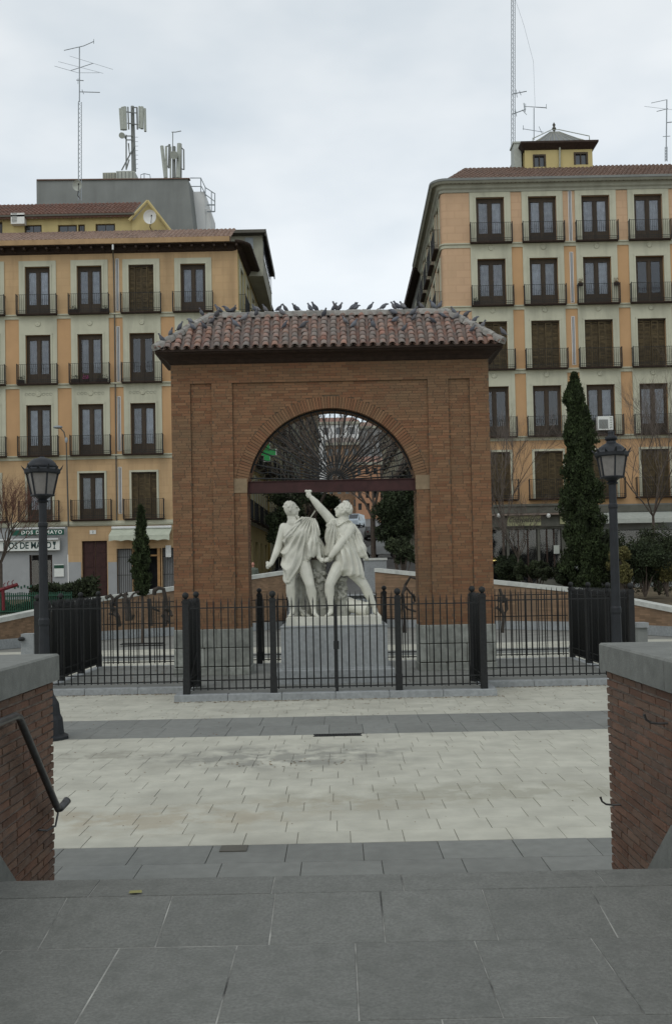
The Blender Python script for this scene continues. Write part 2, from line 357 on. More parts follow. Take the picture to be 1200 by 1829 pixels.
# ------------------------------------------------------------------ cage platform with kerbs
XC = -.06; CX0, CX1 = -5.93, 5.81; CY0, CYG, CY1 = 20.0, 18.6, 25.1; GX0, GX1 = -2.79, 2.67
plat = mk('platform', MB().box((CX0, CY0, -.05), (CX1, CY1, .105)).box((GX0-.02, CYG, -.05), (GX1+.02, CY0-.002, .103)), M_joint, kind='structure')
pave(plat, M_grey, CX0+.02, CX1-.02, CY0+.1, CY1-.05, .98, .62, z=.12, jit=.002)
pave(plat, M_grey, GX0+.02, GX1-.02, CYG+.1, CY0+.09, .91, .7, z=.12)
kb = slab_mesh('kerb_stone', .99, .22, .2, M_gran, .012)
def kerbrun(a, b, z=.125):
    a = Vector(a); b = Vector(b); L = (b-a).length; n = max(1, round(L/1.0)); ang = math.atan2((b-a).y, (b-a).x)
    for i in range(n):
        p = a.lerp(b, (i+.5)/n); put('kerb_stone', kb, plat, Matrix.Translation((p.x, p.y, z+random.uniform(-.002, .002))) @ Matrix.Rotation(ang, 4, 'Z') @ Matrix.Scale(L/n, 4, (1, 0, 0)))
kerbrun((CX0-.1, CY0-.02, 0), (GX0-.12, CY0-.02, 0)); kerbrun((GX1+.12, CY0-.02, 0), (CX1+.1, CY0-.02, 0))
kerbrun((GX0-.22, CYG-.02, 0), (GX1+.22, CYG-.02, 0)); kerbrun((GX0-.12, CYG+.1, 0), (GX0-.12, CY0-.14, 0)); kerbrun((GX1+.12, CYG+.1, 0), (GX1+.12, CY0-.14, 0))
kerbrun((CX0, CY0+.1, 0), (CX0, CY1, 0)); kerbrun((CX1, CY0+.1, 0), (CX1, CY1, 0)); kerbrun((CX0-.1, CY1, 0), (CX1+.1, CY1, 0))
# ------------------------------------------------------------------ landing and steps in the foreground
b = MB(); b.prism([(-3, -.05), (5.26, -.05), (5.26, .661), (5.0, .661), (4.5, .5865), (-3, .5865)], -2.0, 1.85)
for k in range(3): b.box((-2.0, 5.25+.33*k, -.05), (1.85, 5.57+.33*k, .48-.165*k))
land = mk('landing', b, M_joint2, kind='structure')
def landz(y): return .59 if y < 4.5 else .59+.075*min(1, (y-4.5)/.5)
def lslab(xa, xb, ya, yb, g=.003, dz=0):
    z0, z1 = landz(ya)+dz, landz(yb)+dz; q = MB(); xa += g; xb -= g; ya += g; yb -= g; e = .0025
    q.loft([[(xa, ya, z0-.05), (xb, ya, z0-.05), (xb, yb, z1-.05), (xa, yb, z1-.05)], [(xa, ya, z0-e), (xb, ya, z0-e), (xb, yb, z1-e), (xa, yb, z1-e)],
            [(xa+e, ya+e, z0), (xb-e, ya+e, z0), (xb-e, yb-e, z1), (xa+e, yb-e, z1)]])
    mk('slab', q, M_land, land)
for (ya, yb, xs) in ((3.72, 4.5, [-1.93, -1.505, -.99, -.47, .05, .575, 1.09, 1.61, 1.84]), (4.5, 4.99, [-1.93, -1.86, -1.35, -.834, -.33, .183, .682, 1.21, 1.72, 1.84]),
                     (2.9, 3.72, [-1.93, -1.2, -.62, -.1, .35, .9, 1.4, 1.84]), (2.1, 2.9, [-1.93, -1.4, -.9, -.3, .2, .7, 1.2, 1.84]), (0.6, 2.1, [-1.93, -1, 0, 1, 1.84]), (-1.5, .6, [-1.93, -1, 0, 1, 1.84])):
    for a, c in zip(xs[:-1], xs[1:]): lslab(a, c, ya, yb, dz=random.uniform(-.002, .002))
for a, c in zip([-1.93, -1.25, -.35, .30, 1.3], [-1.25, -.35, .30, 1.3, 1.84]): lslab(a, c, 4.99, 5.27, dz=random.uniform(0, .003))
for k in range(1, 4):
    z = .668-.165*k; xs = [-1.95, -.9, .2, 1.1, 1.84]
    for a, c in zip(xs[:-1], xs[1:]): mk('tread', MB().box((a+.003, 5.255+.33*(k-1), z-.14), (c-.003, 5.585+.33*(k-1), z)), M_grey, land)
c = PZ(242, 1598, .66)
lf = MB(); lf.add([(-.03, -.012, .002), (0, -.02, .006), (.035, -.008, .003), (.03, .012, .010), (0, .022, .004), (-.028, .012, .008)], [(0, 1, 2, 3, 4, 5)])
o = mk('fallen_leaf', lf, M_yleaf, M=T(c.x, c.y, landz(c.y)+.004), fix=False); tag(o, 'single yellow leaf lying on the dark granite landing', 'leaf')
# ------------------------------------------------------------------ brick flank walls of the steps
def flank(side):
    xi = -1.975 if side < 0 else 1.85; s = side; ztop = 1.53
    w = thing('brick_wall', ('low brick wall with granite coping at the left side of the steps, handrail on it' if s < 0 else
              'low brick wall with granite coping at the right side of the steps, bare rail hooks on it'), 'wall', (xi+s*.25, 5, 0))
    y0, y1 = 1.2, 6.99
    mk('core', MB().box((min(xi+s*.012, xi+s*.48), y0, -.05), (max(xi+s*.012, xi+s*.48), y1-.012, ztop)), M_mortn, w)
    bm_, hm_ = [], []
    for k in range(4):
        for (L, lst) in ((.255, bm_), (.122, hm_)):
            q = MB(); n = 4; h = .043
            jx = [random.uniform(-.003, .003) for _ in range(8)]
            vs = [(-.055, -L/2, 0), (.0+jx[0], -L/2+abs(jx[1]), .003), (.0+jx[2], L/2-abs(jx[3]), .003), (-.055, L/2, 0), (-.055, -L/2, h), (jx[4], -L/2+abs(jx[5]), h-.003), (jx[6], L/2-abs(jx[7]), h-.002), (-.055, L/2, h)]
            q.add([(v[0]*s*-1, v[1], v[2]) for v in vs], [(0, 3, 2, 1), (4, 5, 6, 7), (0, 1, 5, 4), (1, 2, 6, 5), (2, 3, 7, 6), (3, 0, 4, 7)])
            lst.append(recalc(q.mesh('brick', M_brickn)))
    st = MB(); cnt = 0; course = .0545; nr = int(ztop/course)
    for r in range(nr):
        y = y1 + random.uniform(-.005, .004); head = r % 2 == 1; i = 0
        while y > y0+.3:
            h = (i == 0 and head) or (random.random() < .08); L = .122 if h else .255; yc = y-L/2
            M = T(xi+random.uniform(-.002, .003), yc, r*course+.006+random.uniform(-.002, .002)) @ Matrix.Rotation(random.uniform(-.006, .006), 4, 'Z')
            me = random.choice(hm_ if h else bm_)
            if yc > 5.1 and cnt < 298: put('brick', me, w, M); cnt += 1
            else: st.add([M @ v.co for v in me.vertices], [tuple(p.vertices) for p in me.polygons])
            y -= L+.013; i += 1
        for i in range(2):   # end face of the wall
            xa = xi+s*(.002+i*.24); xb = xa+s*.225; st.box((min(xa, xb), y1-.03, r*course+.006), (max(xa, xb), y1+random.uniform(-.006, .004), r*course+.049))
    mk('bricks_beyond', st, M_brickn, w, kind='stuff')
    # coping blocks
    ya = 7.04
    for L in (1.39, 1.35, 1.4, 1.4):
        x0, x1 = sorted((xi-s*.035, xi+s*.52)); e = .012; yb = ya-L+.006; z0, z1 = ztop+.004, ztop+.185
        q = MB(); q.loft([[(x0, yb, z0), (x1, yb, z0), (x1, ya, z0), (x0, ya, z0)], [(x0, yb, z1-e), (x1, yb, z1-e), (x1, ya, z1-e), (x0, ya, z1-e)], [(x0+e, yb+.004, z1), (x1-e, yb+.004, z1), (x1-e, ya-.004, z1), (x0+e, ya-.004, z1)]])
        mk('coping_stone', q, M_gcop, w); ya -= L
    poly = [(1.2, .5), (1.2, .80), (5.62, .80), (6.6, .01), (5.0, .01)]
    mk('skirting', MB().prism(poly, min(xi-s*.03, xi-s*.001), max(xi-s*.03, xi-s*.001)), M_gcop, w)
    return w
flank(-1); flank(1)
# ------------------------------------------------------------------ handrail and bare hooks
h = thing('handrail', 'round steel handrail sloping down the left brick wall with a curled lower end', 'handrail', (-1.9, 6, .6))
pts = [(-1.88, 2.0, 1.46), (-1.88, 4.0, 1.45), (-1.88, 5.88, 1.437), (-1.88, 5.955, 1.42), (-1.88, 6.02, 1.36), (-1.88, 6.70, .745), (-1.88, 6.755, .70)]
mk('rail', MB().tube(pts, .023, 12), M_rail, h, smooth=True)
mk('end_curl', MB().tube([(-1.88, 6.745, .705), (-1.875, 6.79, .70), (-1.86, 6.84, .72), (-1.85, 6.87, .735)], [.024, .025, .026, .028], 12), M_rail, h, smooth=True)
mk('bracket', MB().tube([(-1.975, 6.62, .60), (-1.93, 6.66, .585), (-1.89, 6.72, .60), (-1.88, 6.75, .68)], .007, 6), M_rail, h)
mk('bracket', MB().tube([(-1.975, 5.3, 1.34), (-1.92, 5.3, 1.32), (-1.88, 5.3, 1.36), (-1.88, 5.3, 1.43)], .007, 6), M_rail, h)
for (x, y, z, lab) in ((1.85, 6.74, .66, 'bare bent iron hook low at the far end of the right brick wall'), (1.85, 5.72, 1.345, 'bare bent iron hook high on the right brick wall near the frame edge')):
    o = mk('wall_hook', MB().tube([(x+.03, y, z), (x-.05, y+.01, z-.002), (x-.09, y+.015, z+.002), (x-.115, y+.02, z+.02), (x-.125, y+.022, z+.05)], [.007, .007, .007, .007, .009], 6), M_rail)
    tag(o, lab, 'hook')
# ------------------------------------------------------------------ rear retaining walls (chains), upper ground, street
LCH = [(-17, 27, .70), (-11.9, 35, 1.03), (-9.3, 40, 1.65), (-2.3, 46, 2.6)]
RCH = [(1.75, 46, 2.63), (9.26, 40, 1.64), (11.65, 35, .95), (17, 27, .6)]
def chain(pts, label):
    w = thing('retaining_wall', label, 'wall', (pts[1][0], pts[1][1], 0)); brk = MB(); pl = MB()
    inward = 1
    for a, c in zip(pts[:-1], pts[1:]):
        A = Vector(a[:2]); B = Vector(c[:2]); d = (B-A).normalized(); n = Vector((d.y, -d.x))
        if n.y > 0: n = -n
        def q(p, off, z): v = p + n*off; return (v.x, v.y, z)
        ha, hb = a[2]-.17, c[2]-.17
        brk.loft([[q(A, 0, -.05), q(A, -.35, -.05), q(A, -.35, ha), q(A, 0, ha)], [q(B, 0, -.05), q(B, -.35, -.05), q(B, -.35, hb), q(B, 0, hb)]])
        pl.loft([[q(A, .03, -.05), q(A, .002, -.05), q(A, .002, .30), q(A, .03, .30)], [q(B, .03, -.05), q(B, .002, -.05), q(B, .002, .30), q(B, .03, .30)]])
        L = (B-A).length; m = round(L/1.2)
        for i in range(m):
            t0, t1 = i/m+.003/L, (i+1)/m-.003/L; p0, p1 = A.lerp(B, t0), A.lerp(B, t1); z0, z1 = a[2]+(c[2]-a[2])*t0, a[2]+(c[2]-a[2])*t1
            k = MB(); k.loft([[q(p0, .05, z0-.168), q(p0, -.40, z0-.168), q(p0, -.40, z0), q(p0, .05, z0)], [q(p1, .05, z1-.168), q(p1, -.40, z1-.168), q(p1, -.40, z1), q(p1, .05, z1)]])
            mk('coping_stone', k, M_copw, w)
    mk('brickwork', brk, M_farbrick, w); mk('plinth', pl, M_gran, w)
    return w
chain(LCH, 'long brick retaining wall with rising pale coping behind the left railings')
chain(RCH, 'long brick retaining wall with rising pale coping behind the right railings')
def upper(name, ch, side, m):
    q = MB(); s = side; pts = []
    P0 = [(p[0], p[1]+.3, min(p[2]-.22, 1.35)) for p in ch]
    far = [(p[0]*1.0, 54.0, 1.38) for p in ch]; far2 = [(p[0], 300, 1.38) for p in ch]
    q.add(P0+far, [(i, i+1, i+5, i+4) for i in range(3)])
    o = 0 if s < 0 else 3; e = P0[o]
    q.add([(e[0]+s*90, 10, .3), e, far[o], (far[o][0]+s*90, 54, 1.38)], [(0, 1, 2, 3)])
    q.add([(e[0]+s*90, 54, 1.38), (s*6 if s < 0 else 6.6, 54, 1.38), (s*6 if s < 0 else 6.6, 300, 1.38), (e[0]+s*90, 300, 1.38)], [(0, 1, 2, 3)])
    mk(name, q, m, kind='structure', fix=False)
upper('upper_ground', LCH, -1, M_soil); upper('upper_ground', RCH, 1, M_soil)
prof = [(49.9, 1.40), (54, 1.55), (60, 2.1), (75, 3.0), (90, 4.0), (120, 6.8), (150, 9.7), (180, 12.5), (220, 16.5), (270, 22)]
q = MB()
for a, c in zip(prof[:-1], prof[1:]): q.add([(-6+ (a[0]-56)*.03, a[0], a[1]), (7.5, a[0], a[1]), (7.5, c[0], c[1]), (-6+(c[0]-56)*.03, c[0], c[1])], [(0, 1, 2, 3)])
mk('street', q, M_asph, kind='structure', fix=False)
q = MB(); q.add([(-9, 49.9, 1.395), (9, 49.9, 1.395), (9, 46.3, 1.39), (-9, 46.3, 1.39)], [(0, 1, 2, 3)])
mk('upper_walk', q, M_gran, kind='structure', fix=False)
q = MB(); q.add([(-400, 270, 10), (400, 270, 10), (400, 900, 60), (-400, 900, 60)], [(0, 1, 2, 3)]); mk('hill', q, M_soil, kind='structure', fix=False)
st = thing('stairway', 'grey stone stairway between the brick walls behind the statue', 'stairway', (-.3, 45, 0))
for k in range(9): mk('step', MB().box((-2.25, 44.0+.33*k, -.05), (1.72, 46.9, .155*(k+1))), M_gran, st)
pw = thing('parapet', 'low grey stone parapet at the top of the stairway behind the statue', 'parapet', (2.1, 51, 1.4))
a, b_ = P(650, 997, 52), P(690, 997, 52)
mk('slab', MB().box((a.x, 52, 1.3), (b_.x, 52.4, a.z-.12)), M_gran, pw); mk('coping_stone', MB().box((a.x-.04, 51.95, a.z-.118), (b_.x+.04, 52.45, a.z)), M_copw, pw)
# ------------------------------------------------------------------ the brick arch
AX, AH, AY0, AY1 = -.065, 3.53, 22.3, 23.2      # centre, half width, front, back
RX, RO, ZC = -.072, 1.877, 4.12                 # opening centre, radius, springing
arch = thing('brick_arch', 'free-standing brick gateway arch with hipped tile roof over the statue', 'arch', (AX, AY0, .12))
core = MB(); g_ = .012
x0, x1 = AX-AH+g_, AX+AH-g_; ya, yb = AY0+.062, AY1-.012; zt = 7.1
core.box((x0, ya, .1), (RX-RO-g_, yb, ZC)); core.box((RX+RO+g_, ya, .1), (x1, yb, ZC))
n = 40; prev = None
core.box((x0, ya, ZC), (RX-RO-g_, yb, zt)); core.box((RX+RO+g_, ya, ZC), (x1, yb, zt))
for i in range(n):
    a0, a1 = math.pi*i/n, math.pi*(i+1)/n; r = RO+g_
    xa, za, xb, zb = RX-r*math.cos(a0), ZC+r*math.sin(a0), RX-r*math.cos(a1), ZC+r*math.sin(a1)
    core.loft([[(xa, ya, za), (xb, ya, zb), (xb, ya, zt), (xa, ya, zt)], [(xa, yb, za), (xb, yb, zb), (xb, yb, zt), (xa, yb, zt)]])
mk('core', core, M_mort, arch)
bk = MB(); mo = MB()
def bbox(M, u0, u1, z0, z1, off, dep=.06):
    j = random.uniform(-.002, .0025); bk.box((u0, off+j, z0), (u1, off+dep, z1), M)
CR = .06
def face_front(M, mirror=False):
    """u across, -y outward; zones of pilasters and recesses"""
    rows = int((zt-1.13)/CR)
    for r in range(rows):
        z = 1.13+r*CR; zc = z+CR/2
        if zc < 6.6: Z = [(-3.53, -3.10, 0), (-3.10, -2.63, .05), (-2.63, -2.17, 0), (-2.17, 2.17, .05), (2.17, 2.63, 0), (2.63, 3.10, .05), (3.10, 3.53, 0)]
        else: Z = [(-3.53, 3.53, 0)]
        if zc > ZC: ho = math.sqrt(max(0, (RO+.27)**2-(zc-ZC)**2))
        else: ho = RO
        segs = []
        for (a, c, o) in Z:
            if ho > 0 and a < -ho < c: segs.append((a, -ho, o)); 
            if ho > 0 and a < ho < c: segs.append((ho, c, o))
            if not (ho > 0 and (a < -ho < c or a < ho < c)):
                if ho == 0 or c <= -ho or a >= ho: segs.append((a, c, o))
        for (a, c, o) in segs:
            mo.box((a+.001, o+.006, z), (c-.001, .07, z+CR), M)
            u = a - ((0 if r % 2 else .13)+random.uniform(-.05, .05) if c-a > 1 else random.uniform(.02, .24))
            while u < c-.01:
                ua, ub = max(u, a), min(u+.25, c); u += .26
                if ub-ua > .03: bbox(M, ua+.002, ub-.003, z+.002, z+CR-.005, o)
    for i in range(98):       # voussoirs
        a = math.pi*(i+.5)/98; c, s = math.cos(a), math.sin(a)
        V = M @ Matrix.Translation((-RO*c - (RX-AX)*0, 0, ZC+RO*s)) @ Matrix.Rotation(-(math.pi-a) if False else -(math.pi/2-a)+0, 4, 'Y')
        V = M @ Matrix(((s, 0, -c, -RO*c), (0, 1, 0, 0), (c, 0, s, ZC+RO*s), (0, 0, 0, 1)))
        bk.box((-.026, .045+random.uniform(-.004, .004), 0), (.026, .12, .262), V)
face_front(Matrix.Translation((AX, AY0, 0)))
face_front(Matrix.Translation((AX, AY1, 0)) @ Matrix.Rotation(math.pi, 4, 'Z'))
def face_plain(M, u0, u1, z0, z1):
    for r in range(int((z1-z0)/CR)):
        z = z0+r*CR; u = u0-(0 if r % 2 else .13)
        while u < u1-.01:
            ua, ub = max(u, u0), min(u+.25, u1); u += .26
            if ub-ua > .03: bbox(M, ua+.004, ub-.004, z+.004, z+CR-.007, 0, .012)
W_ = AY1-AY0
face_plain(Matrix.Translation((AX-AH, AY0, 0)) @ Matrix.Rotation(-math.pi/2, 4, 'Z') @ Matrix.Translation((-W_, 0, 0)), .062, W_-.01, 1.13, zt)
face_plain(Matrix.Translation((AX+AH, AY0, 0)) @ Matrix.Rotation(math.pi/2, 4, 'Z'), .062, W_-.01, 1.13, zt)
face_plain(Matrix.Translation((RX-RO, AY0, 0)) @ Matrix.Rotation(math.pi/2, 4, 'Z'), .13, W_-.07, 1.13, ZC)
face_plain(Matrix.Translation((RX+RO, AY0, 0)) @ Matrix.Rotation(-math.pi/2, 4, 'Z') @ Matrix.Translation((-W_, 0, 0)), .07, W_-.13, 1.13, ZC)
for i in range(98):           # soffit bricks
    a = math.pi*(i+.5)/98; c, s = math.cos(a), math.sin(a); V = Matrix(((s, 0, -c, RX-RO*c), (0, 1, 0, AY0), (c, 0, s, ZC+RO*s), (0, 0, 0, 1)))
    y = .13 + (0 if i % 2 else -.1)
    while y < W_-.13:
        q0, q1 = max(y, .13), min(y+.25, W_-.13); y += .26
        if q1-q0 > .03: bk.box((-.026, q0+.004, 0), (.026, q1-.004, .012), V)
mk('brickwork', bk, M_brick, arch, kind='stuff'); mk('mortar_bed', mo, M_mort, arch, kind='stuff')
for s in (-1, 1):             # impost stones
    xa, xb = sorted((RX+s*(RO-.006), RX+s*(RO+.30)))
    mk('impost', MB().box((xa, AY0+.035, 4.14), (xb, AY0+.3, 4.46)), mat('impost_stone', (.215, .16, .10), .9, .15, 8) if s < 0 else MATS['impost_stone'], arch)
# granite base blocks
for s in (-1, 1):
    i0, o0 = RX+s*(RO-.012), AX+s*(AH+.02)
    xs0, xs1 = min(i0, o0), max(i0, o0)
    cuts = ([.0, .38, .56, 1.0], [.0, .40, 1.0], [.0, .3, .7, 1.0]) if s < 0 else ([.0, .13, .55, 1.0], [.0, .13, .62, 1.0], [.0, .35, .8, 1.0])
    for (z0, z1, ct, ex) in ((.72, 1.13, cuts[0], 0), (.31, .71, cuts[1], .0), (.11, .295, cuts[2], .02)):
        for a, c in zip(ct[:-1], ct[1:]):
            q = MB(); e = .015; X0, X1 = xs0+(xs1-xs0)*a+.006-(ex if a == 0 else 0), xs0+(xs1-xs0)*c-.006+(ex if c == 1 else 0); yo = AY0-.015-ex-random.uniform(0, .012); y2 = AY1+.015+ex
            q.loft([[(X0, yo+e, z0), (X1, yo+e, z0), (X1, y2, z0), (X0, y2, z0)], [(X0, yo, z0+e), (X1, yo, z0+e), (X1, y2, z0+e), (X0, y2, z0+e)], [(X0, yo, z1-e), (X1, yo, z1-e), (X1, y2, z1-e), (X0, y2, z1-e)], [(X0+e, yo+e, z1), (X1-e, yo+e, z1), (X1-e, y2, z1), (X0+e, y2, z1)]])
            mk('granite_block', q, M_base, arch)
# roof
ym = (AY0+AY1)/2; EX, EY, ZE = AH+.22, (AY1-AY0)/2+.50, 7.20; ZR = 8.17; RH = EX-EY-.12
ZEe = 7.26
rf = mk('roof', MB().loft([[(AX-EX, ym-EY, ZE), (AX+EX, ym-EY, ZE), (AX+EX, ym+EY, ZE), (AX-EX, ym+EY, ZE)], [(AX-EX, ym-EY, ZEe-.0), (AX+EX, ym-EY, ZEe), (AX+EX, ym+EY, ZEe), (AX-EX, ym+EY, ZEe)],
     [(AX-RH, ym-.01, ZR-.04), (AX+RH, ym-.01, ZR-.04), (AX+RH, ym+.01, ZR-.04), (AX-RH, ym+.01, ZR-.04)]]), M_timber, arch)
# coved dark eave: profile swept round
prof_e = [(0, 7.01), (.04, 7.03), (.09, 7.09), (.18, 7.15), (.27, 7.165), (.29, 7.18), (.29, 7.27), (.24, 7.27)]
rings = [[(AX+sx*(AH-.02+o), ym+sy*((AY1-AY0)/2-.02+o*1.55), z) for sx, sy in ((-1, -1), (1, -1), (1, 1), (-1, 1))] for o, z in prof_e]
mk('eave', MB().loft(rings, cap=False), M_timber, arch)
def tile_mesh(name, w, L, m, conc=False):
    q = MB(); n = 6; rings = []
    for (y, r, dz) in ((0, w/2, 0), (L, w/2*.82, 0)):
        o = [(math.cos(math.pi*k/n)*r, y, math.sin(math.pi*k/n)*r*.85) for k in range(n+1)]; i_ = [(math.cos(math.pi*(n-k)/n)*(r-.014), y, math.sin(math.pi*(n-k)/n)*(r-.014)*.85) for k in range(n+1)]
        rings.append(o+i_)
    q.loft(rings); return recalc(q.mesh(name, m, True))
tm = tile_mesh('roof_tile', .155, .25, M_tile)
pitch_x, pitch_s = .2125, .172
slope = math.atan2(ZR-ZEe, EY); SL = math.hypot(ZR-ZEe, EY)
st = MB(); cnt = 0
def slope_place(Mside, halfw, front):
    global cnt
    cols = int(2*halfw/pitch_x); u0 = -cols*pitch_x/2+pitch_x/2
    for c in range(cols+1):
        u = u0+(c-.5)*pitch_x + (0 if True else 0)
        if abs(u) > halfw-.03: continue
        tilt = random.uniform(-.03, .03)
        for r in range(9):
            s = -.05+r*pitch_s; h = (s+.1)*math.cos(slope)
            if s > SL-.12 or abs(u) > halfw-h+.02: continue
            # local: u across, s up the slope
            M = Mside @ Matrix.Translation((u+random.uniform(-.008, .008), 0, 0)) @ Matrix.Rotation(slope, 4, 'X') @ Matrix.Translation((0, s, .045)) @ Matrix.Rotation(random.uniform(-.05, .05)+tilt, 4, 'Z') @ Matrix.Rotation(-.06+random.uniform(-.02, .02), 4, 'X')
            if front and cnt < 296: put('roof_tile', tm, arch, M); cnt += 1
            else: st.add([M @ v.co for v in tm.vertices], [tuple(p.vertices) for p in tm.polygons])
        # channel tile beneath, one strip per column
        h0 = min(SL, (halfw-abs(u+pitch_x/2))/math.cos(slope)); 
        if h0 > .1:
            M = Mside @ Matrix.Translation((u+pitch_x/2, 0, 0)) @ Matrix.Rotation(slope, 4, 'X')
            pr = [(-.09, .06), (-.05, .02), (0, .004), (.05, .02), (.09, .06)]
            k = len(pr); st.add([M @ Vector((a, -.03, b_)) for a, b_ in pr]+[M @ Vector((a, h0-.05, b_)) for a, b_ in pr]+[M @ Vector((a, -.03, b_-.014)) for a, b_ in pr], [(i, i+1, i+k+1, i+k) for i in range(k-1)]+[(i, i+1, i+2*k+1, i+2*k) for i in range(k-1)])
slope_place(Matrix.Translation((AX, ym-EY, ZEe)), EX, True)
slope_place(Matrix.Translation((AX, ym+EY, ZEe)) @ Matrix.Rotation(math.pi, 4, 'Z'), EX, False)
slope_place(Matrix.Translation((AX-EX, ym, ZEe)) @ Matrix.Rotation(-math.pi/2, 4, 'Z'), EY, False)
slope_place(Matrix.Translation((AX+EX, ym, ZEe)) @ Matrix.Rotation(math.pi/2, 4, 'Z'), EY, False)
mk('tiles_beyond', st, M_tile, arch, kind='stuff', smooth=True, fix=False)
# ridge and hip tiles bedded in mortar
def ridge_run(a, b_, n, w=.15):
    a, b_ = Vector(a), Vector(b_); d = (b_-a); L = d.length/n; q = d.to_track_quat('Y', 'Z').to_matrix().to_4x4()
    for i in range(n):
        p = a+d*(i/n); m = MB(); rr = []
        for (y, r) in ((-.02, w/2*random.uniform(.95, 1.12)), (L*.5, w/2*random.uniform(.85, 1.05)), (L+.01, w/2*random.uniform(.8, .95))):
            rr.append([(math.cos(math.pi*k/6)*r*1.15, y, math.sin(math.pi*k/6)*r+.0-(.05 if k in (0, 6) else 0)+random.uniform(-.006, .006)) for k in range(7)])
        m.loft(rr); mk('ridge_tile', m, M_lichen, arch, M=Matrix.Translation(p+Vector((0, 0, .03))) @ q, smooth=False)
ridge_run((AX-RH-.02, ym, ZR), (AX+RH+.02, ym, ZR), 17, .2)
for sx in (-1, 1):
    for sy in (-1, 1): ridge_run((AX+sx*(EX+.02), ym+sy*(EY+.02), ZEe+.0), (AX+sx*RH, ym+sy*.02, ZR), 6, .19)
# beam and fan grille
bm2 = thing('iron_beam', 'dark red iron beam spanning the arch opening below the fan grille', 'beam', (RX, AY0+.6, 4.14))
mk('web', MB().box((RX-RO-.03, AY0+.16, 4.150), (RX+RO+.03, AY0+.30, 4.385)), M_beam, bm2)
for z in (4.135, 4.386): mk('flange', MB().box((RX-RO-.01, AY0+.135, z), (RX+RO+.01, AY0+.325, z+.014)), M_beam, bm2)
fan = thing('fan_grille', 'sunburst iron grille of straight and wavy rods filling the arch head', 'grille', (RX, AY0+.25, 4.4))
FX, FZ, FY = RX+.10, 4.40, AY0+.23
mk('rim', MB().tube([(RX-(RO-.02)*math.cos(math.pi*k/48), FY, ZC+(RO-.02)*math.sin(math.pi*k/48)) for k in range(4, 45)], .022, 6), M_iron, fan)
mk('hub_ring', MB().tube([(FX-.40*math.cos(math.pi*k/20), FY, FZ+.36*math.sin(math.pi*k/20)) for k in range(21)], .012, 6), M_iron, fan)
mk('hub', MB().tube([(FX-.12*math.cos(math.pi*k/12), FY, FZ+.12*math.sin(math.pi*k/12)) for k in range(13)], .012, 6), M_iron, fan)
for i in range(37):
    a = math.pi*(i+.5)/37; dx, dz = -math.cos(a), math.sin(a); wavy = i % 2 == 1
    # distance to the rim circle
    ex, ez = FX-RX, FZ-ZC; bq = dx*ex+dz*ez; cq = ex*ex+ez*ez-(RO-.03)**2; t1 = -bq+math.sqrt(bq*bq-cq); t0 = .14 if not wavy else .4
    if wavy: t1 *= .985
    pts = []
    for k in range(15 if wavy else 2):
        t = t0+(t1-t0)*k/(14 if wavy else 1); w = .022*math.sin(t*16) if wavy else 0
        pts.append((FX+dx*t-dz*w, FY+.0, FZ+dz*t+dx*w))
    mk('rod', MB().tube(pts, .012 if wavy else .017, 5), M_iron, fan)
# ------------------------------------------------------------------ statue pedestal
ped = thing('pedestal', 'grey granite pedestal block under the marble statue', 'pedestal', (0, 20.9, .12))
pc = P(597, 1150, 20.2).x
def pblock(name, hx, y0, y1, z0, z1, m, e=.01):
    q = MB(); q.loft([[(pc-hx, y0, z0), (pc+hx, y0, z0), (pc+hx, y1, z0), (pc-hx, y1, z0)], [(pc-hx, y0, z1-e), (pc+hx, y0, z1-e), (pc+hx, y1, z1-e), (pc-hx, y1, z1-e)], [(pc-hx+e, y0+e, z1), (pc+hx-e, y0+e, z1), (pc+hx-e, y1-e, z1), (pc-hx+e, y1-e, z1)]])
    mk(name, q, m, ped)
pblock('base', 1.19, 20.02, 21.95, .12, .40, M_gran, .02); pblock('base_moulding', 1.13, 20.07, 21.9, .401, .43, M_gran, .02)
pblock('die', 1.06, 20.14, 21.84, .431, 1.235, M_gran, .006); pblock('cap', 1.075, 20.125, 21.85, 1.236, 1.262, M_gran, .01)
# ------------------------------------------------------------------ marble statue
sta = thing('marble_statue', 'white marble group of two men in togas clasping hands, one raising a sword hilt', 'statue', (pc, 20.9, 1.27))
mk('plinth', MB().box((pc-.955, 20.25, 1.264), (pc+.955, 21.75, 1.42)), M_marb, sta)
SD0 = 20.95
def S(x, y, d=0): return P(460+x/5, 860+y/5, SD0+d) if d == 0 else (P(460+x/5, 860+y/5, SD0) + Vector((0, d, 0)))
US = .00233
def ballr(mb, p, r, sx=1, sy=1, sz=1): mb.ell(p, (r*sx, r*sy, r*sz), 12, 8)
def limb(mb, spec):
    """spec: (x, y, r, d) zoom pixels; a chain of tapered capsules"""
    ps = [(S(a[0], a[1], a[3] if len(a) > 3 else 0), a[2]*US*(1.14 if a[2] < 50 else 1.05)) for a in spec]
    for (p, r), (q, s) in zip(ps[:-1], ps[1:]):
        mb.tube([p, p.lerp(q, .5), q], [r, (r+s)/2, s], 12)
    for p, r in ps: ballr(mb, p, r)
def rows(mb, rr, n=28, pw=1.0, fold=None):
    """horizontal section rows (y, xl, xr, depth half, depth centre)"""
    rings = []
    for (y, xl, xr, dh, dc) in rr:
        a = S(xl, y); b_ = S(xr, y); c = (a+b_)/2; hx = (b_.x-a.x)/2
        rings.append([c+Vector((math.cos(2*math.pi*k/n)*hx, dc+math.copysign(abs(math.sin(2*math.pi*k/n))**pw, math.sin(2*math.pi*k/n))*dh, 0)) for k in range(n)])
    mb.loft(rings)
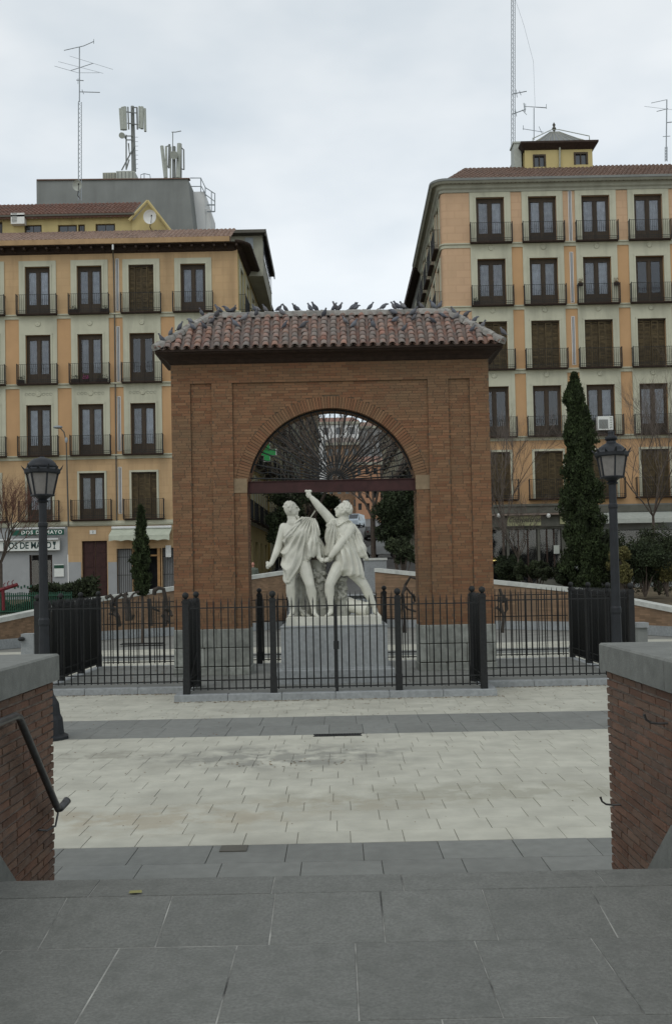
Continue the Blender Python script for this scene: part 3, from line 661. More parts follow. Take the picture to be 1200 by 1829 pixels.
def remesh(mb, vox, smooth=3, fold=None, name='x'):
    me = mb.mesh('tmp'); recalc(me); o = bpy.data.objects.new('tmp', me); COL.objects.link(o)
    r = o.modifiers.new('r', 'REMESH'); r.mode = 'VOXEL'; r.voxel_size = vox; r.adaptivity = 0
    s = o.modifiers.new('s', 'SMOOTH'); s.iterations = smooth; s.factor = .5
    dg = bpy.context.evaluated_depsgraph_get(); me2 = bpy.data.meshes.new_from_object(o.evaluated_get(dg)); bpy.data.objects.remove(o)
    if fold:
        nv = len(me2.vertices); co = np.empty(nv*3); me2.vertices.foreach_get('co', co); co = co.reshape(-1, 3)
        no = np.empty(nv*3); me2.vertices.foreach_get('normal', no); no = no.reshape(-1, 3)
        co = co + no*fold(co)[:, None]; me2.vertices.foreach_set('co', co.ravel()); me2.update()
    me2.polygons.foreach_set('use_smooth', [True]*len(me2.polygons)); me2.name = name
    return me2
def hand_fist(mb, c, dirv, side, r=.045):
    """palm with four curled fingers and thumb"""
    c = Vector(c); d = Vector(dirv).normalized(); s = Vector(side).normalized(); u = d.cross(s).normalized()
    mb.ell(c, (r*1.0, r*.8, r*1.05), 10, 6)
    for k in range(4):
        b0 = c + s*(k-1.5)*r*.46 + d*r*.75; L = (.9, 1.05, 1.0, .8)[k]
        pts = [b0-d*r*.5+u*r*.35, b0+u*r*.55, b0+u*r*.1+d*r*.35*L, b0-u*r*.45+d*r*.15]
        mb.tube(pts, [r*.24, r*.25, r*.23, r*.19], 8)
    mb.tube([c-s*r*.9, c-s*r*1.0+d*r*.5-u*r*.3, c-s*r*.4+d*r*.8-u*r*.55], [r*.28, r*.26, r*.2], 8)
def folds(cx, cy, nfreq, amp, ph=0):
    o = S(cx, cy)
    def f(co):
        ang = np.arctan2(co[:, 2]-o.z, co[:, 0]-o.x); rad = np.hypot(co[:, 2]-o.z, co[:, 0]-o.x)
        w = np.sin(ang*nfreq + ph + 1.7*np.sin(rad*5+co[:, 1]*3)*.6 + co[:, 1]*14)
        w2 = np.sin(ang*nfreq*1.9 + 2 + rad*6)
        v = (1-np.abs(w))*1.25-.45 + .35*w2
        return amp*v*np.clip(rad/.15, 0, 1)*np.clip(.5+rad*.7, .5, 1.15)
    return f
# --- left man
b = MB()
rows(b, [(345, 300, 400, .07, 0), (365, 262, 450, .10, 0), (385, 225, 500, .13, 0), (420, 208, 512, .165, 0), (470, 222, 490, .185, -.01), (520, 235, 470, .18, -.01), (580, 248, 455, .165, 0), (640, 245, 458, .17, 0), (700, 245, 458, .18, 0), (755, 262, 445, .16, 0)], 28)
ballr(b, S(300, 460, -.13), 48*US, 1, .55, .75); ballr(b, S(400, 465, -.13), 48*US, 1, .55, .75)
limb(b, [(235, 410, 36), (212, 490, 33), (188, 575, 30, -.02), (170, 630, 29, -.05), (140, 700, 21, -.08), (126, 735, 18, -.1)])
hand_fist(b, S(106, 748, -.11), (-.8, -.2, -.5), (.2, .9, .2), .052)
b.tube([S(88, 715, -.12), S(98, 745, -.12), S(92, 780, -.1)], [.033, .04, .03], 10)
limb(b, [(500, 410, 36), (515, 480, 34, -.02), (522, 560, 32, -.03), (535, 620, 28, -.06), (550, 680, 20, -.1)])
hand_fist(b, S(572, 703, -.13), (.9, -.2, -.1), (.1, .5, .8), .05)
limb(b, [(295, 740, 60), (293, 830, 52, -.02), (296, 925, 36, -.06), (298, 990, 38, -.02), (306, 1060, 28, .0), (312, 1140, 19, .03), (310, 1165, 21, .02)])
limb(b, [(408, 735, 62, -.02), (440, 830, 54, -.08), (470, 925, 37, -.14), (484, 990, 40, -.1), (494, 1060, 30, -.08), (503, 1140, 20, -.07), (505, 1168, 21, -.08)])
def foot(b, a, t, w=.038):
    a = S(*a); t = S(*t); b.tube([a, a.lerp(t, .45)+Vector((0, 0, -.0)), t], [w*1.05, w*1.0, w*.72], 12); ballr(b, a, w*1.05); ballr(b, t, w*.85, 1.15, 1.15, .7)
    dr = (t-a).normalized(); sd_ = Vector((dr.y, -dr.x, 0)).normalized() if dr.xy.length > .01 else Vector((1, 0, 0))
    for k in range(5):
        p = t + sd_*(k-2)*w*.42; b.tube([p, p+dr*(.035-.004*abs(k-1))], [w*.26, w*.2], 6)
foot(b, (312, 1172, .02), (290, 1196, -.16)); foot(b, (506, 1175, -.08), (538, 1200, -.24))
limb(b, [(308, 300, 40), (318, 345, 44), (322, 375, 60)])
hc = S(300, 248, -.02); ballr(b, hc, 1, .138, .152, .166)
b.ell(hc+Vector((.045, -.015, -.06)), (.105, .115, .11), 12, 8)               # jaw
b.tube([hc+Vector((.135, -.045, .03)), hc+Vector((.168, -.05, -.025)), hc+Vector((.145, -.045, -.045))], [.018, .026, .02], 8)   # nose
b.ell(hc+Vector((.128, -.045, .045)), (.03, .075, .018), 8, 6); b.ell(hc+Vector((.135, -.04, -.08)), (.026, .042, .012), 8, 6); b.ell(hc+Vector((.13, -.04, -.105)), (.026, .035, .012), 8, 6)
b.ell(hc+Vector((.115, -.04, -.145)), (.04, .05, .03), 8, 6); b.ell(hc+Vector((-.01, -.15, -.02)), (.024, .02, .045), 8, 6)
b.ell(hc+Vector((-.022, .01, .03)), (.134, .156, .146), 14, 10)              # hair cap
for k in range(60):
    a_, e_ = random.uniform(1.2, 5.2), random.uniform(.15, 1.25); p = hc+Vector((-.02+.138*math.cos(a_)*math.cos(e_), .148*math.sin(a_)*math.cos(e_), .02+.15*math.sin(e_))); ballr(b, p, random.uniform(.016, .024), 1.3, 1, .8)
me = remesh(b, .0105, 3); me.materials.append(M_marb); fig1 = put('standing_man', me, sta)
b = MB()
rows(b, [(322, 385, 470, .09, -.0), (345, 362, 515, .13, 0), (395, 335, 526, .17, 0), (440, 298, 524, .205, -.01), (490, 232, 522, .22, -.01), (560, 228, 508, .21, 0), (620, 220, 490, .21, 0), (680, 220, 478, .215, 0), (725, 222, 445, .21, -.01), (775, 226, 398, .205, -.03), (825, 236, 350, .19, -.05), (870, 246, 312, .17, -.06), (900, 256, 290, .12, -.07)], 32)
b.tube([S(480, 350, -.02), S(510, 430, -.10), S(500, 540, -.16), S(470, 670, -.16), S(455, 690, -.15)], [.10, .11, .10, .08, .03], 10)
b.tube([S(380, 330, -.1), S(330, 420, -.16), S(250, 500, -.17), S(238, 530, -.1)], [.05, .045, .04, .035], 10)
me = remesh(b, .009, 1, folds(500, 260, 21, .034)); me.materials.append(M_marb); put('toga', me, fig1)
b = MB(); b.tube([S(490, 560, -.05), S(530, 545, -.06), S(562, 560, -.04)], [.03, .035, .03], 10); b.tube([S(530, 520, .04), S(575, 600, .1), S(600, 700, .12)], [.08, .08, .05], 10)
me = remesh(b, .009, 1, folds(530, 480, 14, .018)); me.materials.append(M_marb); put('sleeve', me, fig1)
# --- right man
b = MB()
rows(b, [(330, 655, 760, .07, .02), (355, 632, 840, .12, .02), (400, 640, 868, .155, .02), (455, 680, 872, .17, .02), (520, 695, 866, .165, .02), (590, 700, 868, .16, .02), (650, 695, 880, .165, .02), (720, 690, 900, .175, .02), (780, 700, 915, .16, .02)], 28)
limb(b, [(655, 350, 40, 0), (615, 300, 36, -.02), (560, 240, 33, -.04), (520, 190, 28, -.05), (484, 150, 20, -.06)])
hand_fist(b, S(462, 128, -.07), (-.3, -.2, .9), (.9, -.1, .3), .056)
b.tube([S(432, 92, -.08), S(470, 88, -.08)], [.028, .028], 8); b.tube([S(455, 150, -.08), S(452, 85, -.08)], [.026, .03], 8); ballr(b, S(435, 88, -.08), .03); ballr(b, S(475, 90, -.08), .03)
limb(b, [(826, 425, 44, -.04), (790, 490, 38, -.1), (738, 562, 34, -.14), (700, 610, 30, -.15), (655, 668, 21, -.15)])
hand_fist(b, S(620, 700, -.16), (-.9, -.1, -.3), (.2, .6, .7), .05)
limb(b, [(722, 765, 60, -.03), (680, 840, 50, -.08), (642, 922, 38, -.13), (642, 985, 39, -.1), (648, 1060, 29, -.08), (655, 1135, 19, -.06), (652, 1165, 21, -.07)])
limb(b, [(850, 800, 60, .04), (905, 865, 50, .06), (955, 930, 37, .06), (988, 1000, 38, .1), (1020, 1065, 27, .12), (1046, 1125, 20, .13), (1052, 1160, 22, .13)])
foot(b, (652, 1172, -.07), (612, 1198, -.22)); foot(b, (1054, 1168, .13), (1084, 1196, -.02))
limb(b, [(768, 310, 40, 0), (765, 350, 48, .02), (765, 385, 62, .02)])
hc = S(768, 258, 0); b.ell(hc, (.15, .155, .165), 14, 10); b.ell(hc+Vector((-.085, -.02, -.05)), (.09, .10, .10), 12, 8)
b.tube([hc+Vector((-.13, -.04, .06)), hc+Vector((-.178, -.045, .02)), hc+Vector((-.16, -.04, -.01))], [.018, .026, .02], 8)
b.ell(hc+Vector((-.125, -.04, .07)), (.03, .07, .018), 8, 6); b.ell(hc+Vector((-.155, -.035, -.04)), (.024, .04, .012), 8, 6); b.ell(hc+Vector((-.15, -.035, -.065)), (.024, .034, .012), 8, 6); b.ell(hc+Vector((-.135, -.035, -.105)), (.04, .05, .035), 8, 6)
for k in range(110):
    a_, e_ = random.uniform(-1.9, 1.9), random.uniform(-.6, 1.4); p = hc+Vector((.02+.148*math.cos(a_)*math.cos(e_), .15*math.sin(a_)*math.cos(e_), .02+.16*math.sin(e_))); ballr(b, p, random.uniform(.022, .036))
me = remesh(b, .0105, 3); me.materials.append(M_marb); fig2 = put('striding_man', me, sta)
b = MB()
rows(b, [(332, 648, 712, .08, -.02), (380, 618, 724, .13, -.02), (450, 606, 728, .14, -.02), (550, 600, 722, .13, -.0), (640, 602, 708, .11, .02), (705, 625, 690, .07, .04)], 24)
rows(b, [(470, 700, 862, .185, .01), (520, 696, 866, .19, .01), (590, 690, 880, .19, .01), (660, 684, 898, .205, .01), (730, 692, 918, .21, .01), (785, 712, 932, .205, .01), (830, 765, 944, .19, .02), (858, 850, 952, .13, .05), (872, 880, 945, .07, .07)], 30)
b.tube([S(690, 345, -.1), S(720, 400, -.14), S(760, 370, -.12), S(820, 350, -.05)], [.04, .035, .03, .03], 8)
me = remesh(b, .009, 1, folds(700, 270, 23, .032, 1)); me.materials.append(M_marb); put('tunic', me, fig2)
b = MB(); limb(b, [(850, 400, 26, .1), (880, 480, 44, .08), (898, 550, 50, .05), (922, 610, 46, .03), (945, 655, 32, .0), (964, 684, 20, .0)]); b.tube([S(870, 430, .12), S(935, 515, .1)], [.05, .03], 8)
me = remesh(b, .009, 1, folds(850, 380, 16, .022)); me.materials.append(M_marb); put('lion_skin', me, fig2)
mk('sword_blade', MB().loft([[S(463, 330, -.02), S(474, 330, .0), S(468, 334, .01)], [S(510, 256, -.0), S(522, 262, .02), S(516, 264, .03)]]), M_marb, sta)
# support stump, relief mass and cannon
b = MB()
rows(b, [(700, 470, 600, .14, .22), (800, 485, 612, .17, .22), (900, 505, 610, .18, .22), (1000, 500, 620, .19, .22), (1100, 500, 640, .20, .22), (1205, 480, 650, .21, .22)], 18)
for _ in range(60): ballr(b, S(random.uniform(500, 610), random.uniform(740, 1190), random.uniform(.02, .1)), random.uniform(.02, .045))
rows(b, [(850, 700, 770, .10, .25), (930, 685, 790, .16, .25), (1020, 680, 800, .2, .25), (1205, 660, 830, .24, .25)], 18)
for _ in range(60): ballr(b, S(random.uniform(690, 795), random.uniform(860, 1050), random.uniform(.03, .14)), random.uniform(.02, .045))
me = remesh(b, .014, 2); me.materials.append(M_stump); put('carved_stump', me, sta)
b = MB(); a_, c_ = S(750, 1085, .3), S(985, 1150, .10); b.tube([a_, a_.lerp(c_, .6), a_.lerp(c_, .62), a_.lerp(c_, .9), a_.lerp(c_, .91), c_], [.17, .14, .155, .15, .17, .165], 24)
b.tube([c_, c_+(c_-a_).normalized()*.02], [.08, .075], 20); mk('cannon', b, M_marb, sta, smooth=False)
b = MB(); rows(b, [(830, 335, 480, .05, .34), (950, 330, 500, .07, .34), (1100, 330, 500, .09, .34), (1205, 320, 510, .1, .34)], 16); b.tube([S(340, 1040, .2), S(375, 1130, .12), S(430, 1190, .0), S(470, 1205, -.05)], [.035, .04, .045, .03], 10)
me = remesh(b, .014, 2, folds(400, 700, 20, .012)); me.materials.append(M_stump); put('fallen_drapery', me, sta)
mk('cannon_ball', MB().ell(S(415, 1180, .1), (.07, .07, .07), 14, 10), M_marb, sta, smooth=True)
# ------------------------------------------------------------------ iron railings round the arch
def post_mesh():
    q = MB(); q.box((-.062, -.062, .0), (.062, .062, .30)); q.box((-.056, -.056, .30), (.056, .056, 1.68)); q.box((-.066, -.066, 1.68), (.066, .066, 1.72)); q.box((-.05, -.05, 1.72), (.05, .05, 1.75))
    return q
POST = recalc(post_mesh().mesh('post', M_iron)); BALL = recalc(MB().lathe([(.02, 1.745), (.03, 1.76), (.055, 1.79), (.062, 1.82), (.052, 1.855), (.02, 1.875), (.001, 1.88)], n=12).mesh('ball_finial', M_iron, True))
BAR = recalc(MB().lathe([(.012, .07), (.012, 1.64), (.013, 1.66), (.002, 1.76)], n=6).mesh('bar', M_iron, True))
def railing(name, label, a, c, posts, z=.12, spacing=.128, rails=(.10, .25, 1.58), parent=None, group=None):
    a = Vector((*a, z)); c = Vector((*c, z)); L = (c-a).length; d = (c-a)/L; ang = math.atan2(d.y, d.x)
    t = parent or thing(name, label, 'railing', tuple(a), group)
    for r in rails: mk('rail', MB().box((0, -.011, r-.011), (L, .011, r+.011)), M_iron, t, M=Matrix.Translation(a) @ Matrix.Rotation(ang, 4, 'Z'))
    for s in posts:
        p = a+d*s; o = put('post', POST, t, T(p.x, p.y, z, ang)); put('ball_finial', BALL, o, T(p.x, p.y, z, ang))
    n = int(L/spacing)
    for i in range(1, n):
        s = L*i/n
        if any(abs(s-q) < .07 for q in posts): continue
        p = a+d*s; put('bar', BAR, t, T(p.x, p.y, z+random.uniform(-.004, .004), random.random()) @ Matrix.Rotation(random.uniform(-.004, .004), 4, 'Y'))
    return t
railing('iron_railing', 'front iron railing panel left of the projecting gate', (CX0, CY0), (GX0, CY0), [0, GX0-CX0])
railing('iron_railing', 'front iron railing panel right of the projecting gate', (GX1, CY0), (CX1, CY0), [0, CX1-GX1])
sp = [1.5, 3.2]
railing('iron_railing', 'left side iron railing receding past the brick arch', (CX0, CY0+.13), (CX0, CY1), [1.55, 3.25, 4.97], spacing=.055)
railing('iron_railing', 'right side iron railing receding past the brick arch', (CX1, CY0+.13), (CX1, CY1), [1.55, 3.25, 4.97], spacing=.055)
railing('iron_railing', 'rear iron railing behind the statue and the brick arch', (CX0+.1, CY1-.02), (CX1-.1, CY1-.02), [3.9, 5.2, 7.0, 8.2], rails=(.10, .22, 1.05, 1.58))
gt = railing('iron_gate', 'projecting double iron gate in front of the statue', (GX0, CYG), (GX1, CYG), [0, 1.60, 3.90, GX1-GX0])
gt['category'] = 'gate'
railing('', '', (GX0, CYG+.08), (GX0, CY0-.08), [], parent=gt, spacing=.045); railing('', '', (GX1, CYG+.08), (GX1, CY0-.08), [], parent=gt, spacing=.045)
xm = GX0+2.76
mk('meeting_bar', MB().box((xm-.028, CYG-.018, .13), (xm+.028, CYG+.018, 1.72)), M_iron, gt); mk('bolt', MB().box((xm-.008, CYG-.02, .05), (xm+.008, CYG+.02, .14)), M_iron, gt)
mk('lock_box', MB().box((xm-.05, CYG-.03, .9), (xm+.05, CYG+.03, 1.05)), M_iron, gt)
mk('brace', MB().tube([(GX0+.06, CYG, .35), (GX0+.02, CY0-.2, .8)], .012, 6), M_iron, gt)
# ------------------------------------------------------------------ street lamps
def lamp(x, y, label, h, a0, finial, gs, bs=1):
    t = thing('street_lamp', label, 'street lamp', (x, y, 0), 'black cast-iron lantern lamps')
    zb = h-.52*gs*1.0
    mk('base', MB().lathe([(max(.09, r_*bs), z_) for r_, z_ in ((.33, 0), (.33, .04), (.27, .07), (.25, .28), (.22, .34), (.20, .50), (.13, .62), (.10, .8), (.11, .84), (.09, .88))], (x, y, 0), 12), M_lamp, t)
    mk('pole', MB().lathe([(.082, .86), (.07, 1.6), (.078, 1.63), (.078, 1.69), (.066, 1.72), (.06, zb-.45), (.07, zb-.43), (.07, zb-.39), (.055, zb-.37), (.055, zb-.10)], (x, y, 0), 14), M_lamp, t, smooth=False)
    mk('neck', MB().lathe([(.05, zb-.10), (.085, zb-.08), (.06, zb-.05), (.11, zb-.01), (.12, zb)], (x, y, 0), 12), M_lamp, t)
    n = 6; r0, r1, z0, z1 = (.155 if finial else .138)*gs, .205*gs, zb+.012, zb+.30*gs
    def pt(r, z, k): return Vector((x+r*math.cos(a0+2*math.pi*k/n), y+r*math.sin(a0+2*math.pi*k/n), z))
    for k in range(n): mk('frame_bar', MB().tube([pt(r0, z0, k), pt(r1, z1, k)], .013, 6), M_lamp, t)
    for k in range(n):
        q = [pt(r0*.96, z0, k), pt(r0*.96, z0, k+1), pt(r1*.96, z1, k+1), pt(r1*.96, z1, k)]; c = Vector((x, y, z0))
        q2 = [p+(Vector((x, y, p.z))-p).normalized()*.006 for p in q]; mk('pane', MB().loft([q, q2]), M_lglass, t)
    mk('lower_ring', MB().lathe([(r0+.015, zb-.003), (r0+.022, zb+.01), (r0+.012, zb+.022)], (x, y, 0), n, a0), M_lamp, t)
    zt_ = z1
    mk('crown_band', MB().lathe([(r1+.015, zt_-.012), (r1+.03, zt_+.0), (r1+.035, zt_+.045), (r1-.01, zt_+.075)], (x, y, 0), n*2, a0), M_lamp, t)
    for k in range(n*2):
        a = a0+math.pi*k/n; d = Vector((math.cos(a), math.sin(a), 0)); p = Vector((x, y, zt_+.04))+d*(r1+.02); s = .075 if k % 2 == 0 else .045
        w = Vector((-d.y, d.x, 0)); mk('crest_leaf', MB().loft([[p-w*.022, p+w*.022, p+w*.02+d*.012, p-w*.02+d*.012], [p-w*.016+d*.03+Vector((0, 0, s*.6)), p+w*.016+d*.03+Vector((0, 0, s*.6)), p+w*.014+d*.04+Vector((0, 0, s*.6)), p-w*.014+d*.04+Vector((0, 0, s*.6))], [p+d*.05+Vector((0, 0, s)), p+d*.052+Vector((0, 0, s)), p+d*.054+Vector((0, 0, s)), p+d*.052+Vector((0, 0, s+.002))]]), M_lamp, t)
    z2 = zt_+.07; rr = r1-.005
    if finial:
        mk('cap', MB().lathe([(rr, z2), (rr*.86, z2+.05), (rr*.62, z2+.09), (rr*.36, z2+.12), (rr*.30, z2+.15)], (x, y, 0), 12), M_lamp, t)
        mk('finial', MB().lathe([(rr*.30, z2+.15), (rr*.42, z2+.17), (rr*.42, z2+.21), (rr*.2, z2+.23), (.045, z2+.26), (.05, z2+.285), (.001, z2+.31)], (x, y, 0), 12), M_lamp, t, smooth=True)
    else:
        mk('cap', MB().lathe([(rr, z2), (rr*.95, z2+.04), (rr*.8, z2+.09), (rr*.55, z2+.13), (rr*.25, z2+.152), (.03, z2+.158), (.03, z2+.17), (.001, z2+.175)], (x, y, 0), 20), M_lamp, t, smooth=True)
    return t
p = P(76, 830, 14.4); lamp(p.x, 14.4, 'cast-iron lantern lamp with plain dome cap standing left of the railings', P(76, 815, 14.4).z, R(90)+R(30)+R(4), False, 1.1)
p = P(1092, 830, 14.6); lamp(p.x, 14.6, 'cast-iron lantern lamp with knobbed finial standing right of the railings', P(1092, 786, 14.6).z, R(90)+R(-2), True, 1.06, .5)
# ------------------------------------------------------------------ buildings
def basis(P0, U): return Matrix(((U[0], -U[1], 0, P0[0]), (U[1], U[0], 0, P0[1]), (0, 0, 1, P0[2]), (0, 0, 0, 1)))
def fac(bld, name, m, M, u0, u1, z0, z1, holes, dep=.30):
    """wall sheet in the local u-z plane (outward = -y), openings cut out, with reveals"""
    us = sorted({u0, u1, *[min(max(h[i], u0), u1) for h in holes for i in (0, 1)]}); zs = sorted({z0, z1, *[min(max(h[i], z0), z1) for h in holes for i in (2, 3)]})
    q = MB()
    for a, c in zip(us[:-1], us[1:]):
        for e, f in zip(zs[:-1], zs[1:]):
            uc, zc = (a+c)/2, (e+f)/2
            if any(h[0] < uc < h[1] and h[2] < zc < h[3] for h in holes): continue
            q.add([M @ Vector(v) for v in ((a, 0, e), (c, 0, e), (c, 0, f), (a, 0, f))], [(0, 1, 2, 3)])
    for h in holes:
        a, c, e, f = max(h[0], u0), min(h[1], u1), max(h[2], z0), min(h[3], z1)
        if a >= c or e >= f: continue
        for s in (((a, 0, e), (a, dep, e), (a, dep, f), (a, 0, f)), ((c, 0, e), (c, 0, f), (c, dep, f), (c, dep, e)), ((a, 0, f), (a, dep, f), (c, dep, f), (c, 0, f)), ((a, 0, e), (c, 0, e), (c, dep, e), (a, dep, e))):
            q.add([M @ Vector(v) for v in s], [(0, 1, 2, 3)])
    return mk(name, q, m, bld, fix=False)
WC = {}
def wmesh(kind, w, h):
    key = (kind, round(w, 2), round(h, 2))
    if key in WC: return WC[key]
    out = []
    if kind.startswith('glass') or kind == 'open':
        fr = MB(); f = .11
        fr.box((0, .16, 0), (f, .24, h)); fr.box((w-f, .16, 0), (w, .24, h)); fr.box((f, .16, h-.26), (w-f, .24, h)); fr.box((w/2-.07, .15, 0), (w/2+.07, .23, h-.26))
        fr.box((f, .17, 0), (w/2-.07, .23, .62)); fr.box((w/2+.07, .17, 0), (w-f, .23, .62))
        for s in (0, 1):
            x0 = f if s == 0 else w/2+.07; x1 = w/2-.07 if s == 0 else w-f
            fr.box((x0, .175, .62), (x0+.06, .225, h-.26)); fr.box((x1-.06, .175, .62), (x1, .225, h-.26))
            if kind != 'glassB': pass
        out.append(('window', fr, M_wood))
        for s in (0, 1):
            x0 = f+.06 if s == 0 else w/2+.13; x1 = w/2-.13 if s == 0 else w-f-.06
            out.append(('pane', MB().box((x0, .198, .62), (x1, .205, h-.26)), M_glass))
            if kind != 'glassD':
                cu = MB(); n = 10
                wob = [.27+.018*math.sin(k*2.1) for k in range(n+1)]
                g0 = 0 if kind == 'glassA' else (.10 if s == 0 else 0)
                cu.add([(x0-.03+g0+(x1-x0+.06-g0)*k/n, wob[k], z) for z in (.5, h-.2) for k in range(n+1)], [(k, k+1, n+2+k, n+1+k) for k in range(n)])
                out.append(('curtain', cu, M_curt))
        out.append(('dark_room', MB().box((.01, .5, .01), (w-.01, .52, h-.01)).box((.0, .24, h-.012), (w, .5, h)), M_dark))
    elif kind == 'shut':
        n = 4; lw = w/n
        for k in range(n):
            q = MB(); a = .07; off = .03 if k % 2 else -.03
            q.box((k*lw+.008, .12+off, .01), (k*lw+.065, .16+off, h-.08)); q.box(((k+1)*lw-.065, .12+off, .01), ((k+1)*lw-.008, .16+off, h-.08))
            for z in (.01, h*.24, h*.62, h-.16): q.box((k*lw+.065, .125+off, z), ((k+1)*lw-.065, .155+off, z+.09))
            z = .12
            while z < h-.2:
                q.box((k*lw+.065, .13+off, z), ((k+1)*lw-.065, .15+off, z+.055)); z += .075
            out.append(('shutter_leaf', q, M_shut))
        q = MB(); q.box((0, .2, 0), (w, .22, h)); q.box((0, .06, h-.08), (w, .2, h)); out.insert(0, ('shutter', q, M_wood))
    WC[key] = [(n_, recalc(b_.mesh(n_, m_)), m_) for n_, b_, m_ in out]
    return WC[key]
def window(bld, M, u, z, w, h, kind):
    ms = wmesh(kind, w, h); X = M @ Matrix.Translation((u-w/2, 0, z)); par = None
    for i, (n_, me, m_) in enumerate(ms):
        if i == 0: par = put(n_, me, bld, X)
        else: put(n_, me, par, X)
    return par
BC = {}
def balcony(bld, M, u, z, w, h=1.08, dep=.36, skirt=False):
    key = (round(w, 2), skirt)
    if key not in BC:
        s = MB(); s.box((-w/2, -dep, -.07), (w/2, 0, -.03)); s.box((-w/2-.02, -dep-.02, -.03), (w/2+.02, 0, .0))
        r = MB()
        for zz in (.08, h*.5 if False else .18, h-.03): 
            r.box((-w/2, -dep-.01, zz), (w/2, -dep+.01, zz+.02)); r.box((-w/2-.01, -dep, zz), (-w/2+.01, 0, zz+.02)); r.box((w/2-.01, -dep, zz), (w/2+.01, 0, zz+.02))
        n = int(w/.105)
        for k in range(n+1): x = -w/2+w*k/n; r.box((x-.007, -dep-.007, .0), (x+.007, -dep+.007, h-.01))
        for k in range(1, 4):
            for x in (-w/2, w/2): r.box((x-.007, -dep*k/4-.007, 0), (x+.007, -dep*k/4+.007, h-.01))
        for x in (-w/2, w/2): r.box((x-.02, -dep-.02, 0), (x+.02, -dep+.02, h+.03))
        BC[key] = (recalc(s.mesh('balcony', M_timber)), recalc(r.mesh('railing', M_iron)))
    s, r = BC[key]; X = M @ Matrix.Translation((u, 0, z)); o = put('balcony', s, bld, X); put('railing', r, o, X); return o
def frame(bld, M, name, m, u0, u1, z0, z1, hu0, hu1, hz1, t=.05, hz0=None):
    """surround slab u0..u1, z0..z1 with an opening hu0..hu1 up to hz1, proud by t"""
    q = MB(); q.box((u0, -t, z0), (hu0, -.002, hz1), M); q.box((hu1, -t, z0), (u1, -.002, hz1), M); q.box((u0, -t, hz1), (u1, -.002, z1), M)
    q.box((hu0-.10, -t-.025, z0), (hu0-.001, -t, hz1+.10), M); q.box((hu1+.001, -t-.025, z0), (hu1+.10, -t, hz1+.10), M); q.box((hu0-.10, -t-.03, hz1), (hu1+.10, -t, hz1+.1), M)
    return mk(name, q, m, bld)
ROS = recalc(MB().lathe([(.16, 0), (.16, .02), (.11, .04), (.10, .03), (.05, .06), (.001, .065)], n=12).mesh('rosette', M_cream, True))
def rosette(bld, M, u, z): put('rosette', ROS, bld, M @ Matrix.Translation((u, -.05, z)) @ Matrix.Rotation(R(90), 4, 'X'))
def garland(bld, M, u, z):
    q = MB()
    for s in (-1, 1):
        for k in range(3): q.tube([(u+s*(.28+k*.2)+.08*math.cos(a), -.06, z+.07*math.sin(a)) for a in [i*.9 for i in range(7)]], .013, 5)
    for v in range(len(q.v)): q.v[v] = tuple(M @ Vector(q.v[v]))
    mk('scroll_ornament', q, M_corn, bld)
def mould(bld, M, name, m, u0, u1, z, prof, ends=True):
    """horizontal moulding: profile of (out, dz)"""
    q = MB(); q.loft([[M @ Vector((u, -o, z+dz)) for o, dz in prof] for u in (u0, u1)]); return mk(name, q, m, bld)
BAND = [(0, -.22), (.05, -.22), (.07, -.08), (.14, -.03), (.14, .03), (0, .05)]
def slot(bld, M, u, z0, z1):
    q = MB(); w = .085
    for s in (-1, 1): q.box((u+s*w-.018, -.02, z0), (u+s*w+.018, -.003, z1), M)
    q.box((u-w, -.02, z1-.03), (u+w, -.003, z1), M); q.box((u-w, -.02, z0), (u+w, -.003, z0+.03), M)
    o = mk('pipe_frame', q, M_whtw, bld); mk('pipe', MB().tube([M @ Vector((u, -.03, z0+.06)), M @ Vector((u, -.03, z1-.06))], .045, 8), M_metal, o)
def flowerpot(M, u, z, lab, m=M_hed, w=.5, grp=None):
    t = thing('flower_box', lab, 'flower box', tuple(M @ Vector((u, -.26, z+.02))))
    mk('pot', MB().box((u-w/2, -.33, z+.02), (u+w/2, -.17, z+.20), M), M_timber, t); q = MB()
    for _ in range(70):
        c = M @ Vector((u+random.uniform(-w/2, w/2), random.uniform(-.36, -.12), z+random.uniform(.18, .42))); a = random.random()*6; s = .05
        q.add([c, c+Vector((s*math.cos(a), .02, s*math.sin(a))), c+Vector((s*.7*math.cos(a+1), -.03, s*.7*math.sin(a+1)))], [(0, 1, 2)])
    mk('plant', q, m, t, fix=False)
# ---- left block
DB = 56.0
LB = thing('apartment_building', 'ochre five-storey block on the left with white window surrounds and iron balconies', 'building', (-14, DB, 1.38))
lx0, lx1 = -26.0, P(425, 500, DB).x
ML = basis((0, DB, 0), (1, 0))
zr = [P(210, y, DB).z for y in (474, 596, 721, 844)]; zf = [P(210, y, DB).z for y in (560, 684, 812, 927)]
cols = [P(c, 520, DB).x for c in (68, 160.5, 253, 345.5)]; dcol = cols[1]-cols[0]; cols = [cols[0]-2*dcol, cols[0]-dcol]+cols
ztop = P(210, 452, DB).z
WW = 1.40; kinds = [['glassA', 'glassA', 'glassA', 'glassA', 'shut', 'glassA'], ['glassA', 'glassA', 'glassA', 'glassB', 'glassD', 'shut'], ['glassA', 'glassA', 'glassA', 'glassA', 'glassA', 'glassA'], ['glassA', 'shut', 'glassA', 'glassA', 'shut', 'shut']]
holes = []
for r in range(4):
    for u in cols: holes.append((u-WW/2, u+WW/2, zf[r], zr[r]))
zb = P(210, 936, DB).z        # band over the ground floor
upz = zf[0]-.02
hg = []                      # ground floor openings
du0, du1, dz = P(147, 1000, DB).x, P(192, 1000, DB).x, P(170, 966, DB).z
hg.append((du0, du1, .4, dz))
s0, s1, sz = P(53, 1000, DB).x, P(94, 1000, DB).x, P(75, 991, DB).z; hg.append((s0, s1, 1.5, sz))
